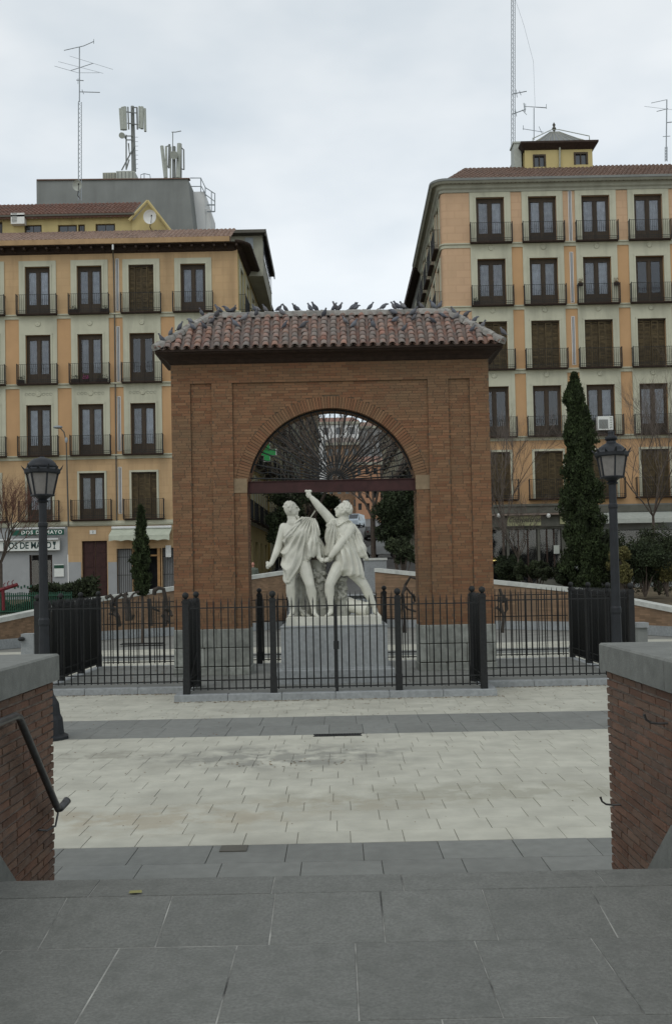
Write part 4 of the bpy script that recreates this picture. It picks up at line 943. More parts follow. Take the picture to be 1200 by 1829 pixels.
g0, g1, gz = P(210, 1000, DB).x, P(236, 1000, DB).x, P(220, 980, DB).z; hg.append((g0, g1, 1.0, gz))
e0, e1 = P(238, 1000, DB).x, P(288, 1000, DB).x; hg.append((e0, e1, .6, gz)); h0, h1 = P(291, 1000, DB).x, P(312, 1000, DB).x; hg.append((h0, h1, 1.0, gz))
fac(LB, 'upper_wall', M_och, ML, lx0, lx1, upz, ztop+.2, [h for h in holes if h[3] > upz+.5])
fac(LB, 'middle_wall', M_ora, ML, lx0, lx1, zf[2]-.02, upz, holes)
fac(LB, 'lower_wall', M_och, ML, lx0, lx1, zb, zf[2]-.02, holes)
sx = P(122, 1000, DB).x      # shop front ends here
fac(LB, 'ground_wall', M_och, ML, sx+.01, lx1, .4, zb, hg); fac(LB, 'shop_wall', M_shop, ML, lx0, sx-.005, .4, zb, hg)
for r in range(4):
    for i, u in enumerate(cols):
        window(LB, ML, u, zf[r], WW, zr[r]-zf[r], kinds[r][i]); balcony(LB, ML, u, zf[r], 2.22)
        if r == 0: frame(LB, ML, 'window_surround', M_cream, u-1.04, u+1.04, zf[r]+.05, zr[r]+.33, u-WW/2, u+WW/2, zr[r])
        elif r < 3:
            frame(LB, ML, 'window_surround', M_cream, u-1.06, u+1.06, zf[r]+.05, zf[r-1]-.2, u-WW/2, u+WW/2, zr[r]); rosette(LB, ML, u, zr[r]+.62)
            if r == 2: garland(LB, ML, u, zr[r]+.60)
        else: frame(LB, ML, 'window_surround', M_cream, u-WW/2-.12, u+WW/2+.12, zf[r]+.02, zr[r]+.11, u-WW/2, u+WW/2, zr[r], t=.03)
for z in (zf[0], zf[1], zf[2]): mould(LB, ML, 'string_course', M_cream, lx0, lx1+.03, z-.02, BAND)
mould(LB, ML, 'string_course', M_cream, lx0, lx1+.03, zb+.02, [(0, -.1), (.08, -.1), (.14, 0), (.14, .16), (0, .18)])
pu = P(210, 500, DB).x
for z0, z1 in ((P(210, 556, DB).z, P(210, 462, DB).z), (P(210, 682, DB).z, P(210, 583, DB).z), (P(210, 806, DB).z, P(210, 708, DB).z), (P(210, 918, DB).z, P(210, 834, DB).z)): slot(LB, ML, pu, z0, z1)
# side wall to the street, running back
def sidewall(b, x, y0, y1, dirx, z0, ztops, floors, lint, mats, side, nwin, kindc, bal=True, ww=1.3):
    d = Vector((dirx, 1, 0)).normalized(); 
    if side < 0: M = basis((x, y0, 0), (d.x, d.y))                     # outward normal = +x
    else: M = basis((x+(y1-y0)*dirx, y1, 0), (-d.x, -d.y))             # outward normal = -x
    L = (y1-y0)/d.y; sp_ = L/nwin; us = [(k+.5)*sp_ for k in range(nwin)]
    hs = [(u-ww/2, u+ww/2, f, l) for f, l in zip(floors, lint) for u in us]
    fac(b, 'side_wall', mats[0], M, 0, L, z0, ztops, hs)
    for r, (f, l) in enumerate(zip(floors, lint)):
        for k, u in enumerate(us):
            window(b, M, u, f, ww, l-f, kindc[(r*3+k) % len(kindc)])
            if bal and f > z0+1.5: balcony(b, M, u, f, 2.1); frame(b, M, 'window_surround', mats[1], u-.95, u+.95, f+.05, l+.4, u-ww/2, u+ww/2, l)
        if bal: mould(b, M, 'string_course', mats[1], 0, L, f-.02, BAND)
    return M, L
MS, LS = sidewall(LB, lx1, DB, 71, .028, 1.0, ztop+.2, zf+[1.4], zr+[4.6], (M_yel, M_cream), -1, 5, ['glassA', 'shut', 'glassD', 'shut', 'glassB'])
# deep dark eave with ochre fascia, rounded at the corner
def eave_run(b, name, m, path, prof):
    """sweep a profile (out, z) along a plan path of (x, y, nx, ny)"""
    rings = [[(x+nx*o, y+ny*o, z) for o, z in prof] for x, y, nx, ny in path]; q = MB()
    n = len(prof)
    for A, B_ in zip(rings[:-1], rings[1:]): q.add(A+B_, [(k, k+1, n+k+1, n+k) for k in range(n-1)])
    return mk(name, q, m, b, fix=False)
cr_ = .35
path = [(lx0, DB, 0, -1), (lx1-cr_, DB, 0, -1)]+[(lx1-cr_+cr_*math.sin(a), DB+cr_-cr_*math.cos(a), math.sin(a), -math.cos(a)) for a in [R(15*k) for k in range(1, 6)]]+[(lx1, DB+cr_, 1, 0), (lx1+.42, 71, 1, 0)]
ze = P(210, 436, DB-.7).z
eave_run(LB, 'eave_soffit', M_timber, path, [(0, ztop-.02), (.12, ztop+.05), (.25, ztop+.3), (.68, ze-.02), (.72, ze+.02)])
eave_run(LB, 'eave_fascia', M_fasc, path[:2], [(.72, ze+.02), (.76, ze+.03), (.78, ze+.30), (.6, ze+.36), (.5, ze+.38)])
eave_run(LB, 'eave_fascia', M_timber, path[2:], [(.72, ze+.02), (.76, ze+.03), (.78, ze+.12), (.6, ze+.2), (.5, ze+.24)])
for k in range(34): mk('eave_bracket', MB().box((lx0+.3+k*.62, DB-.62, ze-.17), (lx0+.42+k*.62, DB-.02, ze-.05)), M_timber, LB)
mk('gutter_outlet', MB().tube([P(202, 437, DB-.80), P(202, 446, DB-.8)], .05, 8), M_whtw, LB); mk('downpipe', MB().tube([P(202, 446, DB-.78), P(203, 462, DB-.1), P(205, 560, DB-.1), P(209, 930, DB-.1)], .035, 6), M_dark_pipe, LB)
# tiled roof slopes (tiles too small to pick apart): corrugated sheets
def tiles(b, name, m, a, c, up, pitch=.24, rows_=6):
    """corrugated slope between eave a->c, rising by vector up"""
    a, c, up = Vector(a), Vector(c), Vector(up); n = int((c-a).length/pitch); nrm = (c-a).cross(up).normalized()
    if nrm.z < 0: nrm = -nrm
    q = MB(); vs = []; K = 4
    for r in range(rows_):
        for e in (0, 1):
            for k in range(n*K+1):
                t = k/(n*K); w = abs(math.sin(math.pi*k/K))*.075+ (.035 if e == 0 else 0) + random.uniform(-.012, .012)
                vs.append(a+(c-a)*t+up*((r+e*.999)/rows_)+nrm*w)
    W = n*K+1; fs = []; vs = [v-nrm*.28 for v in vs[:W]]+vs
    for r in range(rows_*2):
        fs += [(r*W+k, r*W+k+1, (r+1)*W+k+1, (r+1)*W+k) for k in range(W-1)]
    q.add(vs, fs); return mk(name, q, m, b, kind='stuff', fix=False)
zt2 = ze+.32
tiles(LB, 'tiles', M_tiled, (lx0, DB-.55, zt2), (lx1-.3, DB-.55, zt2), (0, 3.2, 1.55), rows_=8)
mk('roof_deck', MB().box((lx0, DB+.3, ztop+.15), (lx1-.2, DB+14.8, zt2+.05)), M_timber, LB)
# attic storey in yellow with tiled roof and gable
at = thing('attic_storey', 'pale yellow rooftop attic with tiled roof and gable above the left block', 'attic', (-15, 58.6, 21))
DA = 58.8
ax0, ax1 = lx0, P(238, 400, DA).x; az0, az1 = P(150, 425, DA).z, P(150, 388, DA).z
MA = basis((0, DA, 0), (1, 0)); wn_ = []
for (a, c, y0, y1) in ((-5, 5, 396, 425), (44, 75, 402, 416), (104, 138, 402, 416), (140, 152, 401, 416), (171, 206, 400, 415)):
    wn_.append((P(a, 400, DA).x, P(c, 400, DA).x, P(a, y1, DA).z, P(a, y0, DA).z))
fac(at, 'wall', M_yel, MA, ax0, ax1, az0-.6, az1, wn_)
for w in wn_: 
    o = mk('window', MB().box((w[0], .14, w[2]), (w[1], .2, w[3]), MA), M_wood, at)
    mk('pane', MB().box((w[0]+.1, .12, w[2]+.08), ((w[0]+w[1])/2-.02, .138, w[3]-.06), MA).box(((w[0]+w[1])/2+.02, .12, w[2]+.08), (w[1]-.1, .138, w[3]-.06), MA), M_cglass, o)
gx1 = P(305, 415, DA).x
rdg = P(150, 362, DA+2.0); 
mk('roof_edge', MB().box((ax0, DA-.45, az1-.05), (ax1+.15, DA-.3, az1+.06)), M_dark_pipe, at)
tiles(at, 'tiles', M_tiled, (ax0, DA-.4, az1+.04), (ax1+.1, DA-.4, az1+.04), (0, 2.6, rdg.z-az1-.05), rows_=7)
gp = [P(236, 425, DA-.1), P(236, 396, DA-.1), P(266, 362, DA-.1), P(306, 415, DA-.1), P(306, 425, DA-.1)]
mk('gable_wall', MB().loft([gp, [p+Vector((0, 3, 0)) for p in gp]]), M_yel, at)
for a, c in ((P(231, 394, DA-.3), P(264, 359, DA-.3)), (P(264, 359, DA-.3), P(309, 417, DA-.3))):
    mk('barge', MB().tube([a, c], .09, 6), M_yel, at)
mk('light_patch', MB().loft([[P(x_, y_, DA-.42) + Vector((0, yy, 0)) for x_, y_, yy in ((88, 384, 0), (112, 384, 0), (122, 362, 2.0), (102, 362, 2.0))], [P(x_, y_, DA-.42) + Vector((0, yy, .05)) for x_, y_, yy in ((88, 384, 0), (112, 384, 0), (122, 362, 2.0), (102, 362, 2.0))]]), M_lichen, at)
for (x_, y_, lab) in ((270, 388, 'white satellite dish on a bracket on the yellow gable'), (141, 332, 'small grey satellite dish below the tall lattice aerial mast')):
    c = P(x_, y_, DA-.7); dd = thing('satellite_dish', lab, 'satellite dish', tuple(c)); r_ = .40 if x_ > 200 else .30
    Mx = Matrix.Translation(c) @ Matrix.Rotation(R(-78), 4, 'X') @ Matrix.Rotation(R(14), 4, 'Y')
    q = MB(); q.loft([[Mx @ Vector((r_*t*math.cos(a), r_*t*math.sin(a), -.16*t*t+dz)) for a in [2*math.pi*k/20 for k in range(20)]] for t, dz in ((.02, 0), (.4, 0), (.75, 0), (1, 0), (1.0, -.02), (.7, -.03), (.02, -.04))])
    mk('reflector', q, M_wht if x_ > 200 else M_panelg, dd, smooth=False); mk('arm', MB().tube([c+Vector((0, -.05, -r_)), c+Vector((.12, -.45, -.1))], .018, 6), M_iron, dd); mk('feed', MB().ell(c+Vector((.12, -.47, -.08)), (.045, .06, .045)), M_iron, dd)
    mk('bracket', MB().tube([c+Vector((0, .05, 0)), c+Vector((-.1, .2, -.5)), c+Vector((-.1, .6, -.5))], .025, 6), M_iron, dd)
acu = thing('air_conditioner', 'white air conditioner box on the attic wall at far left', 'air conditioner', tuple(P(35, 400, DA-.3)))
a, c = P(24, 404, DA-.05), P(44, 380, DA-.45); mk('case', MB().box((a.x, c.y, a.z), (c.x, a.y, c.z)), M_wht, acu)
for k in range(7): mk('louvre', MB().box((a.x+.06, c.y-.02, a.z+.1+k*.08), (a.x+.36, c.y, a.z+.13+k*.08)), M_block, acu)
# big grey rendered block behind with white lift box and railing
gb = thing('rooftop_block', 'large blank grey rendered block rising behind the left roofs', 'building', tuple(P(205, 420, 66)))
DG = 66
a, c = P(67, 440, DG), P(338, 440, DG); zt3 = P(200, 321, DG).z; xk = P(345, 345, DG).x
mk('wall', MB().loft([[(a.x, DG, 18), (c.x+.35, DG, 18), (c.x+.35, DG, P(345, 418, DG).z), (c.x, DG, P(338, 319, DG).z), (a.x, DG, P(67, 321, DG).z)], [(a.x, DG+8, 18), (c.x+.55, DG+8, 18), (c.x+.55, DG+8, zt3-1), (c.x+.2, DG+8, zt3), (a.x, DG+8, zt3)]]), M_block, gb)
mk('coping', MB().loft([[P(66, 322, DG-.1), P(339, 319, DG-.1), P(339, 317.5, DG-.1), P(66, 320, DG-.1)], [P(66, 322, DG-.1)+Vector((0, .4, 0)), P(339, 319, DG-.1)+Vector((0, .4, 0)), P(339, 317.5, DG-.1)+Vector((0, .4, 0)), P(66, 320, DG-.1)+Vector((0, .4, 0))]]), M_tiled, gb)
wbx = thing('white_rooftop_box', 'white rendered rooftop box with blue metal railing beside the grey block', 'rooftop hut', tuple(P(362, 410, 68)))
a, c = P(346, 410, 68), P(366, 342, 68); mk('wall', MB().box((a.x, 68, a.z-2), (c.x, 71, c.z)), M_whtw, wbx)
a2, c2 = P(366, 406, 68.2), P(376, 366, 68.2); mk('lower_wall', MB().box((c.x+.002, 68.2, a2.z-2), (c2.x, 71, P(366, 372, 68).z)), M_whtw, wbx)
for seg in ([(340, 318), (359, 318), (367, 335), (384, 346)], [(340, 333), (360, 333), (368, 348), (384, 360)]): mk('rail', MB().tube([P(x_, y_, 67.9) for x_, y_ in seg], .035, 5), M_metal, wbx)
for x_, y0_, y1_ in ((359, 318, 342), (367, 335, 350), (378, 343, 378), (384, 345, 378)): mk('rail_post', MB().tube([P(x_, y0_, 67.9), P(x_, y1_, 67.9)], .035, 5), M_metal, wbx)
for z_ in (366, 378): mk('landing', MB().tube([P(370, z_, 67.9), P(384, z_, 67.9)], .05, 5), M_metal, wbx)
# cabinets and fenced plinth on the block
for (x0_, x1_, y0_, y1_, lab, m_) in ((184, 207, 319, 308, 'brown louvred cabinet on top of the grey block', M_corn), (208, 241, 319, 305, 'pale blue-grey equipment cabinet under the phone mast', M_panelg)):
    a, c = P(x0_, y0_+1, 67), P(x1_, y1_, 67); t = thing('equipment_cabinet', lab, 'cabinet', (a.x, 67, a.z)); mk('box', MB().box((a.x, 67, a.z-.2), (c.x, 68.2, c.z)), m_, t)
    for k in range(5): xx = a.x+(c.x-a.x)*(k+.5)/5; mk('door_seam', MB().box((xx-.02, 66.97, a.z), (xx+.02, 66.998, c.z-.06)), M_block, t)
# phone masts
def bars(t, name, m, D, segs, r=.04, n=5):
    for s in segs: mk(name, MB().tube([P(x_, y_, D) for x_, y_ in s], r, n), m, t)
pm1 = thing('phone_mast', 'tall phone mast with a ring of panel aerials on the grey block', 'mast', tuple(P(239, 306, 67)))
mk('pole', MB().tube([P(237, 190, 67.4), P(239.5, 306, 67.4)], [.12, .16], 8), M_block, pm1)
for (x0_, y0_, x1_, y1_, w) in ((215, 194, 217.5, 232, .09), (220, 192, 221, 232, .14), (223.5, 191, 224.5, 232, .12), (229, 191, 230.5, 231, .05), (245, 192, 246, 231, .06), (249.5, 190, 249.5, 229, .07), (254, 191, 254, 230, .12), (259, 194, 260, 235, .09)):
    mk('panel_aerial', MB().tube([P(x0_, y0_, 67), P(x1_, y1_, 67)], w, 6), M_panelg if w > .06 else M_block, pm1)
bars(pm1, 'cross_arm', M_block, 67.2, [[(216, 194), (226, 192)], [(226, 200), (245, 202)], [(236, 192), (246, 192)], [(249, 191), (260, 195)], [(228, 220), (256, 224)], [(227, 243), (237, 243)], [(225, 250), (238, 250)]])
bars(pm1, 'stay', M_block, 67.2, [[(226, 241), (226, 303)], [(230, 256), (232, 278), (240, 262)], [(218, 304), (228, 285), (237, 268)], [(226, 302), (231, 285)], [(225, 248), (222, 240)]], .05)
bars(pm1, 'rung', M_metal, 67.3, [[(241+i % 2, 245+i*8), (247, 245+i*8)] for i in range(8)], .015)
mk('drum', MB().tube([P(218, 242, 66.5), P(218.5, 242, 67.1)], [.2, .2], 12), M_panelg, pm1)
pm2 = thing('phone_mast', 'short phone mast cluster with leaning panel and round drum on the grey block', 'mast', tuple(P(310, 318, 67)))
for (x0_, y0_, x1_, y1_, w, m_) in ((289.5, 261, 296, 318, .13, M_panelg), (297, 262, 298, 318, .08, M_panelg), (303, 258, 302, 300, .08, M_block), (305, 262, 305, 318, .06, M_panelg), (311, 262, 311, 318, .13, M_block), (321, 257, 318.5, 318, .17, M_panelg), (324, 262, 324, 318, .05, M_block), (328.5, 268, 329, 303, .05, M_block)):
    mk('panel_aerial', MB().tube([P(x0_, y0_, 67), P(x1_, y1_, 67)], w, 6), m_, pm2)
bars(pm2, 'cross_arm', M_block, 67.1, [[(296, 262), (304, 260)], [(322, 262), (329, 268)], [(322, 301), (329, 303)], [(297, 297), (304, 297)]])
mk('drum', MB().tube([P(311, 277, 66.4), P(311, 277, 66.8)], [.27, .25], 14), M_panelg, pm2)
bars(pm2, 'whip', M_block, 67, [[(309, 236), (309, 262)], [(307, 236), (314, 236), (324, 234)]], .03)
rr_ = thing('roof_hatch_rail', 'small low hoop rail on the grey block right of the tall phone mast', 'rail', tuple(P(260, 318, 67)))
bars(rr_, 'hoop', M_metal, 67, [[(252, 318), (252, 312), (258, 310), (268, 312), (269, 318)], [(258, 310), (258, 318)]], .03)
# lattice aerial masts and TV aerials
def lattice(label, x, ytop, ylat, ybot, D, w, arms, xt=None):
    t = thing('aerial_mast', label, 'aerial mast', tuple(P(x, ybot, D))); xt = xt or x
    top, lat, bot = P(xt, ytop, D), P(x, ylat, D), P(x, ybot, D)
    if ytop < ylat-1: mk('pole', MB().tube([lat, top], .035, 6), M_metal, t)
    for k in range(3):
        a = R(120*k+20); o = Vector((w*math.cos(a), w*math.sin(a), 0)); mk('leg', MB().tube([bot+o, lat+o], .022, 5), M_metal, t)
    q = MB(); n = int((lat.z-bot.z)/(w*2.2))
    for i in range(n):
        for k in range(3):
            a, c = R(120*(k+i)+20), R(120*(k+i+1)+20)
            q.tube([bot.lerp(lat, i/n)+Vector((w*math.cos(a), w*math.sin(a), 0)), bot.lerp(lat, (i+1)/n)+Vector((w*math.cos(c), w*math.sin(c), 0))], .010, 3)
    mk('lacing', q, M_metal, t, kind='stuff')
    for s in arms: mk('aerial', MB().tube([P(a, b_, D) for a, b_ in s[0]], s[1], 4), M_metal, t)
    return t
lattice('tall lattice aerial mast with several television aerials above the left roofs', 142.5, 84, 182, 358, 60, .12,
        [([(115, 90), (150, 82), (168, 74)], .025), ([(168, 70), (168, 78)], .02), ([(98, 118), (140, 130), (178, 130)], .012), ([(127, 126), (167, 113)], .022), ([(125, 100), (202, 124)], .010), ([(105, 110), (185, 131)], .010), ([(137, 143), (150, 144)], .03), ([(140, 140), (140, 150)], .015), ([(143, 164), (179, 165)], .028), ([(147, 160), (150, 168)], .02)])
lattice('very tall lattice mast rising out of the picture beside the rooftop lantern', 916, -60, -60, 302, 60, .13,
        [([(914, 168), (940, 163)], .03), ([(921, 160), (923, 174)], .02), ([(927, 162), (930, 170)], .02), ([(914, 204), (936, 196)], .03), ([(919, 192), (922, 208)], .02), ([(935, 184), (937, 200)], .03), ([(936, 190), (975, 192)], .016), ([(932, 196), (940, 205)], .018)], xt=913)
lattice('slim lattice aerial mast standing near the right edge of the picture', 1189, 178, 262, 288, 60, .07,
        [([(1162, 184), (1190, 178)], .018), ([(1172, 199), (1192, 194)], .022), ([(1150, 190), (1200, 196)], .010), ([(1189, 219), (1199, 218)], .03), ([(1183, 244), (1196, 243)], .02)], xt=1190)
t = thing('aerial_mast', 'thin television aerial pole beside the rooftop lantern', 'aerial mast', tuple(P(953, 248, 61)))
bars(t, 'pole', M_metal, 61, [[(953, 193), (953, 250)]], .03); bars(t, 'aerial', M_metal, 61, [[(936, 190), (976, 193)], [(975, 186), (975, 194)], [(938, 185), (938, 197)], [(933, 230), (970, 236)], [(934, 224), (934, 232)], [(962, 226), (968, 240)]], .018)
o = mk('guy_wire', MB().tube([P(920, 0, 60.5), P(935, 45, 60.5), P(952, 110, 60.5), (P(955, 190, 60.5))], .008, 4), M_metal); tag(o, 'thin slack wire hanging from the very tall lattice mast', 'wire')
# set-back attic structure at the street corner of the left block
sb = thing('corner_attic', 'dark metal-clad corner attic with glazed side above the left eave', 'attic', (-5, 60, 21))
z1_ = P(475, 411, 60.3).z; X1 = P(474, 411, 60.3).x; X0 = P(341, 408, 60.3).x
mk('roof_slab', MB().box((X0, 60.2, z1_-.16), (X1, 69.2, z1_+.03)), M_dark_pipe, sb)
mk('wall', MB().box((X0+.2, 60.8, ztop), (X1-.2, 69, z1_-.16)), M_corn, sb)
mk('pale_panel', MB().box((P(438, 430, 60.7).x, 60.74, P(438, 445, 60.7).z-.8), (P(452, 430, 60.7).x, 60.79, P(438, 424, 60.7).z)), M_metal, sb)
for k in range(6): mk('window', MB().box((X1-.199, 61.1+k*1.3, z1_-1.5), (X1-.16, 62.2+k*1.3, z1_-.3)), M_cglass, sb)
for k in range(0): mk('strut', MB().tube([(X1-.1, 60.5+k*1.35, z1_-.16), (X1-.55, 60.6+k*1.35, z1_-1.9)], .04, 5), M_metal, sb)
mk('side_board', MB().box((X1-.02, 60.25, z1_-.35), (X1+.04, 69.15, z1_+.06)), M_dark_pipe, sb)
# ---- right block
RB = thing('apartment_building', 'peach and orange five-storey block on the right with cream surrounds and rounded cornice', 'building', (15, DB, 1.38))
MR = ML
rx0, rx1 = P(789, 450, DB).x, 28.0
zl = [P(967, y, DB).z for y in (351, 461, 573, 689, 806)]; zg = [P(967, y, DB).z for y in (433, 545, 659, 779, 891)]
ck = [P(c, 395, DB).x for c in (875, 968, 1063, 1157)]; dc = ck[2]-ck[1]; ck = ck+[ck[3]+dc, ck[3]+2*dc]
zt5 = P(800, 345, DB).z; ww = 1.58
kd = [['glassA', 'glassB', 'glassA', 'glassA', 'glassA', 'glassA'], ['glassB', 'glassA', 'glassB', 'glassD', 'glassA', 'shut'], ['shut', 'shut', 'shut', 'shut', 'shut', 'shut'], ['glassD', 'glassD', 'glassB', 'glassA', 'glassA', 'shut'], ['shut', 'shut', 'shut', 'shut', 'shut', 'shut']]
hs = [(u-ww/2, u+ww/2, zg[r], zl[r]) for r in range(5) for u in ck]
zsf = P(967, 903, DB).z
fac(RB, 'upper_wall', M_peach, MR, rx0+.25, rx1, zg[0]-.02, zt5+.1, hs)
fac(RB, 'middle_wall', M_ora, MR, rx0+.25, rx1, zg[3]-.02, zg[0]-.02, hs)
fac(RB, 'lower_wall', M_ora, MR, rx0+.25, rx1, zsf, zg[3]-.02, hs)
# paler corner bay
fac(RB, 'corner_bay', M_peach, MR @ Matrix.Translation((0, -.012, 0)), rx0+.25, ck[0]-1.17, zsf, zt5+.1, [])
q = MB(); pa = [(rx0+.25-.25*math.sin(a), DB-.012+.25-.25*math.cos(a)) for a in [R(15*k) for k in range(7)]]
for a, c in zip(pa[:-1], pa[1:]): q.add([(a[0], a[1], zsf), (c[0], c[1], zsf), (c[0], c[1], zt5+.1), (a[0], a[1], zt5+.1)], [(0, 1, 2, 3)])
mk('rounded_corner', q, M_peach, RB, fix=False)
for r in range(5):
    for i, u in enumerate(ck):
        window(RB, MR, u, zg[r], ww, zl[r]-zg[r], kd[r][i]); balcony(RB, MR, u, zg[r], 2.32)
        if r == 0: frame(RB, MR, 'window_surround', M_cream, u-1.15, u+1.15, zg[r]+.05, zl[r]+.42, u-ww/2, u+ww/2, zl[r])
        elif r < 4: frame(RB, MR, 'window_surround', M_cream, u-1.15, u+1.15, zg[r]+.05, zg[r-1]-.2, u-ww/2, u+ww/2, zl[r]); rosette(RB, MR, u, zl[r]+.62)
        else: frame(RB, MR, 'window_surround', M_cream, u-ww/2-.13, u+ww/2+.13, zg[r]+.02, zl[r]+.12, u-ww/2, u+ww/2, zl[r], t=.03)
def wrapband(b, name, m, z, prof, x=None, y1=71, dx=.01):
    x = x or rx0; pth = [(rx1, DB, 0, -1), (x+.25, DB, 0, -1)]+[(x+.25-.25*math.sin(a), DB+.25-.25*math.cos(a), -math.sin(a), -math.cos(a)) for a in [R(15*k) for k in range(1, 6)]]+[(x, DB+.25, -1, 0), (x+dx*(y1-DB), y1, -1, 0)]
    eave_run(b, name, m, pth, [(o, z+dz) for o, dz in prof])
for z in zg[:4]: wrapband(RB, 'string_course', M_cream, z-.02, BAND)
zc_ = P(967, 320, DB-.55).z
wrapband(RB, 'cornice', M_corn, 0, [(0, zt5-.02), (.08, zt5), (.10, zt5+.12), (.20, zt5+.2), (.24, zt5+.36), (.42, zt5+.48), (.46, zc_-.1), (.56, zc_)])
wrapband(RB, 'gutter', M_block, 0, [(.56, zc_), (.60, zc_+.02), (.61, zc_+.14), (.5, zc_+.16)])
pu = P(1018, 400, DB).x
for y1_, y0_ in ((338, 431), (450, 541), (565, 652)): slot(RB, MR, pu, P(1018, y0_, DB).z, P(1018, y1_, DB).z)
# right block's street side
q0 = len(COL.objects)
MRS, LRS = sidewall(RB, rx0, DB+.24, 71, .01, 1.0, zt5+.1, zg+[1.4], zl+[4.4], (M_peach, M_cream), 1, 5, ['shut', 'glassA', 'glassD', 'shut', 'glassB'])
tiles(RB, 'tiles', M_tiled, (rx0+.3, DB-.45, zc_+.12), (rx1, DB-.45, zc_+.12), (1.5, 3.6, 2.05), rows_=9)
if 0: tiles(RB, 'tiles', M_tiled, (rx0-.3, 71, zc_+.12), (rx0-.45, DB-.2, zc_+.12), (2.6, .8, 1.4), rows_=6)
mk('roof_deck', MB().box((rx0+.4, DB+.4, zt5), (rx1, 70.9, zc_+.1)), M_timber, RB)
# rooftop lantern
ln = thing('rooftop_lantern', 'yellow rooftop lantern with dark eave and glazed pyramid skylight on the right block', 'rooftop lantern', tuple(P(990, 298, 59)))
DL = 58.6; a, c = P(937, 300, DL), P(1058, 300, DL); zl1 = P(990, 266, DL).z; MLn = basis((0, DL, 0), (1, 0))
lw = [(P(951, 280, DL).x, P(974, 280, DL).x, P(960, 298, DL).z, P(960, 276, DL).z), (P(1024, 280, DL).x, P(1049, 280, DL).x, P(1030, 294, DL).z, P(1030, 272, DL).z)]
fac(ln, 'wall', M_yel, MLn, a.x, c.x, a.z-1.2, zl1, lw)
for w in lw:
    o = mk('window', MB().box((w[0], -.03, w[2]), (w[0]+.1, .1, w[3]), MLn).box((w[1]-.1, -.03, w[2]), (w[1], .1, w[3]), MLn).box((w[0]+.1, -.03, w[3]-.12), (w[1]-.1, .1, w[3]), MLn).box(((w[0]+w[1])/2-.03, .0, w[2]), ((w[0]+w[1])/2+.03, .1, w[3]-.12), MLn), M_wood, ln)
    mk('pane', MB().box((w[0]+.1, .08, w[2]), (w[1]-.1, .1, w[3]-.12), MLn), M_cglass, o)
mk('side_wall', MB().box((a.x, DL+.32, a.z-1.2), (c.x, DL+4, zl1-.01)), M_yel, ln)
mk('eave', MB().loft([[(a.x-.05, DL-.05, zl1-.05), (c.x+.05, DL-.05, zl1-.05), (c.x+.05, DL+4.1, zl1-.05), (a.x-.05, DL+4.1, zl1-.05)], [(a.x-.28, DL-.4, zl1+.22), (c.x+.28, DL-.4, zl1+.22), (c.x+.28, DL+4.3, zl1+.22), (a.x-.28, DL+4.3, zl1+.22)], [(a.x-.28, DL-.4, zl1+.33), (c.x+.28, DL-.4, zl1+.33), (c.x+.28, DL+4.3, zl1+.33), (a.x-.28, DL+4.3, zl1+.33)]]), M_timber, ln)
mk('downpipe', MB().tube([P(999, 262, DL-.1), P(999, 299, DL-.1)], .06, 6), M_corn, ln)
sxa, sxb, zk0 = P(953, 253, DL+.6).x, P(1046, 250, DL+.6).x, P(990, 254, DL+.6).z; ap = P(989, 236, DL+2.2)
bs = [(sxa, DL+.5, zk0), (sxb, DL+.5, zk0), (sxb, DL+3.9, zk0), (sxa, DL+3.9, zk0)]
q = MB(); q.loft([bs, [(ap.x-.25, ap.y-.1, ap.z), (ap.x+.25, ap.y-.1, ap.z), (ap.x+.25, ap.y+.1, ap.z), (ap.x-.25, ap.y+.1, ap.z)]]); mk('skylight', q, mat('wired_glass', (.13, .14, .14), .4, .15, 8), ln)
for k in range(4): mk('skylight_bar', MB().tube([bs[k], ap], .035, 5), M_corn, ln)
for k in range(9): t_ = (k+.5)/9; mk('skylight_bar', MB().tube([(sxa+(sxb-sxa)*t_, DL+.48, zk0), (ap.x+(t_-.5)*.6, ap.y-.12, ap.z-.02)], .018, 4), M_corn, ln)
mk('rim_rail', MB().tube([(sxa-.1, DL+.4, zk0+.16), (ap.x-.2, ap.y-.1, ap.z+.10), (ap.x+.3, ap.y-.1, ap.z+.10), (sxb+.15, DL+.4, zk0+.24)], .03, 5), M_panelg, ln)
for t_ in (0, 1): x_ = (sxa-.1, sxb+.15)[t_]; mk('rail_post', MB().tube([(x_, DL+.4, zk0-.1), (x_, DL+.4, zk0+.2)], .03, 5), M_panelg, ln)
mk('finial', MB().lathe([(.12, -.1), (.05, .05), (.14, .2), (.06, .35), (.1, .45), (.001, .62)], ap, 8), M_dark_pipe, ln)
ch = thing('chimney', 'tall pale grey chimney stack left of the rooftop lantern', 'chimney', tuple(P(924, 298, 59))); a, c = P(918, 300, 59), P(930, 256, 59)
mk('stack', MB().box((a.x, 59, a.z-.6), (c.x, 60, c.z)), M_panelg, ch); mk('cap', MB().box((a.x-.06, 58.95, c.z+.002), (c.x+.06, 60.05, c.z+.1)), M_panelg, ch)
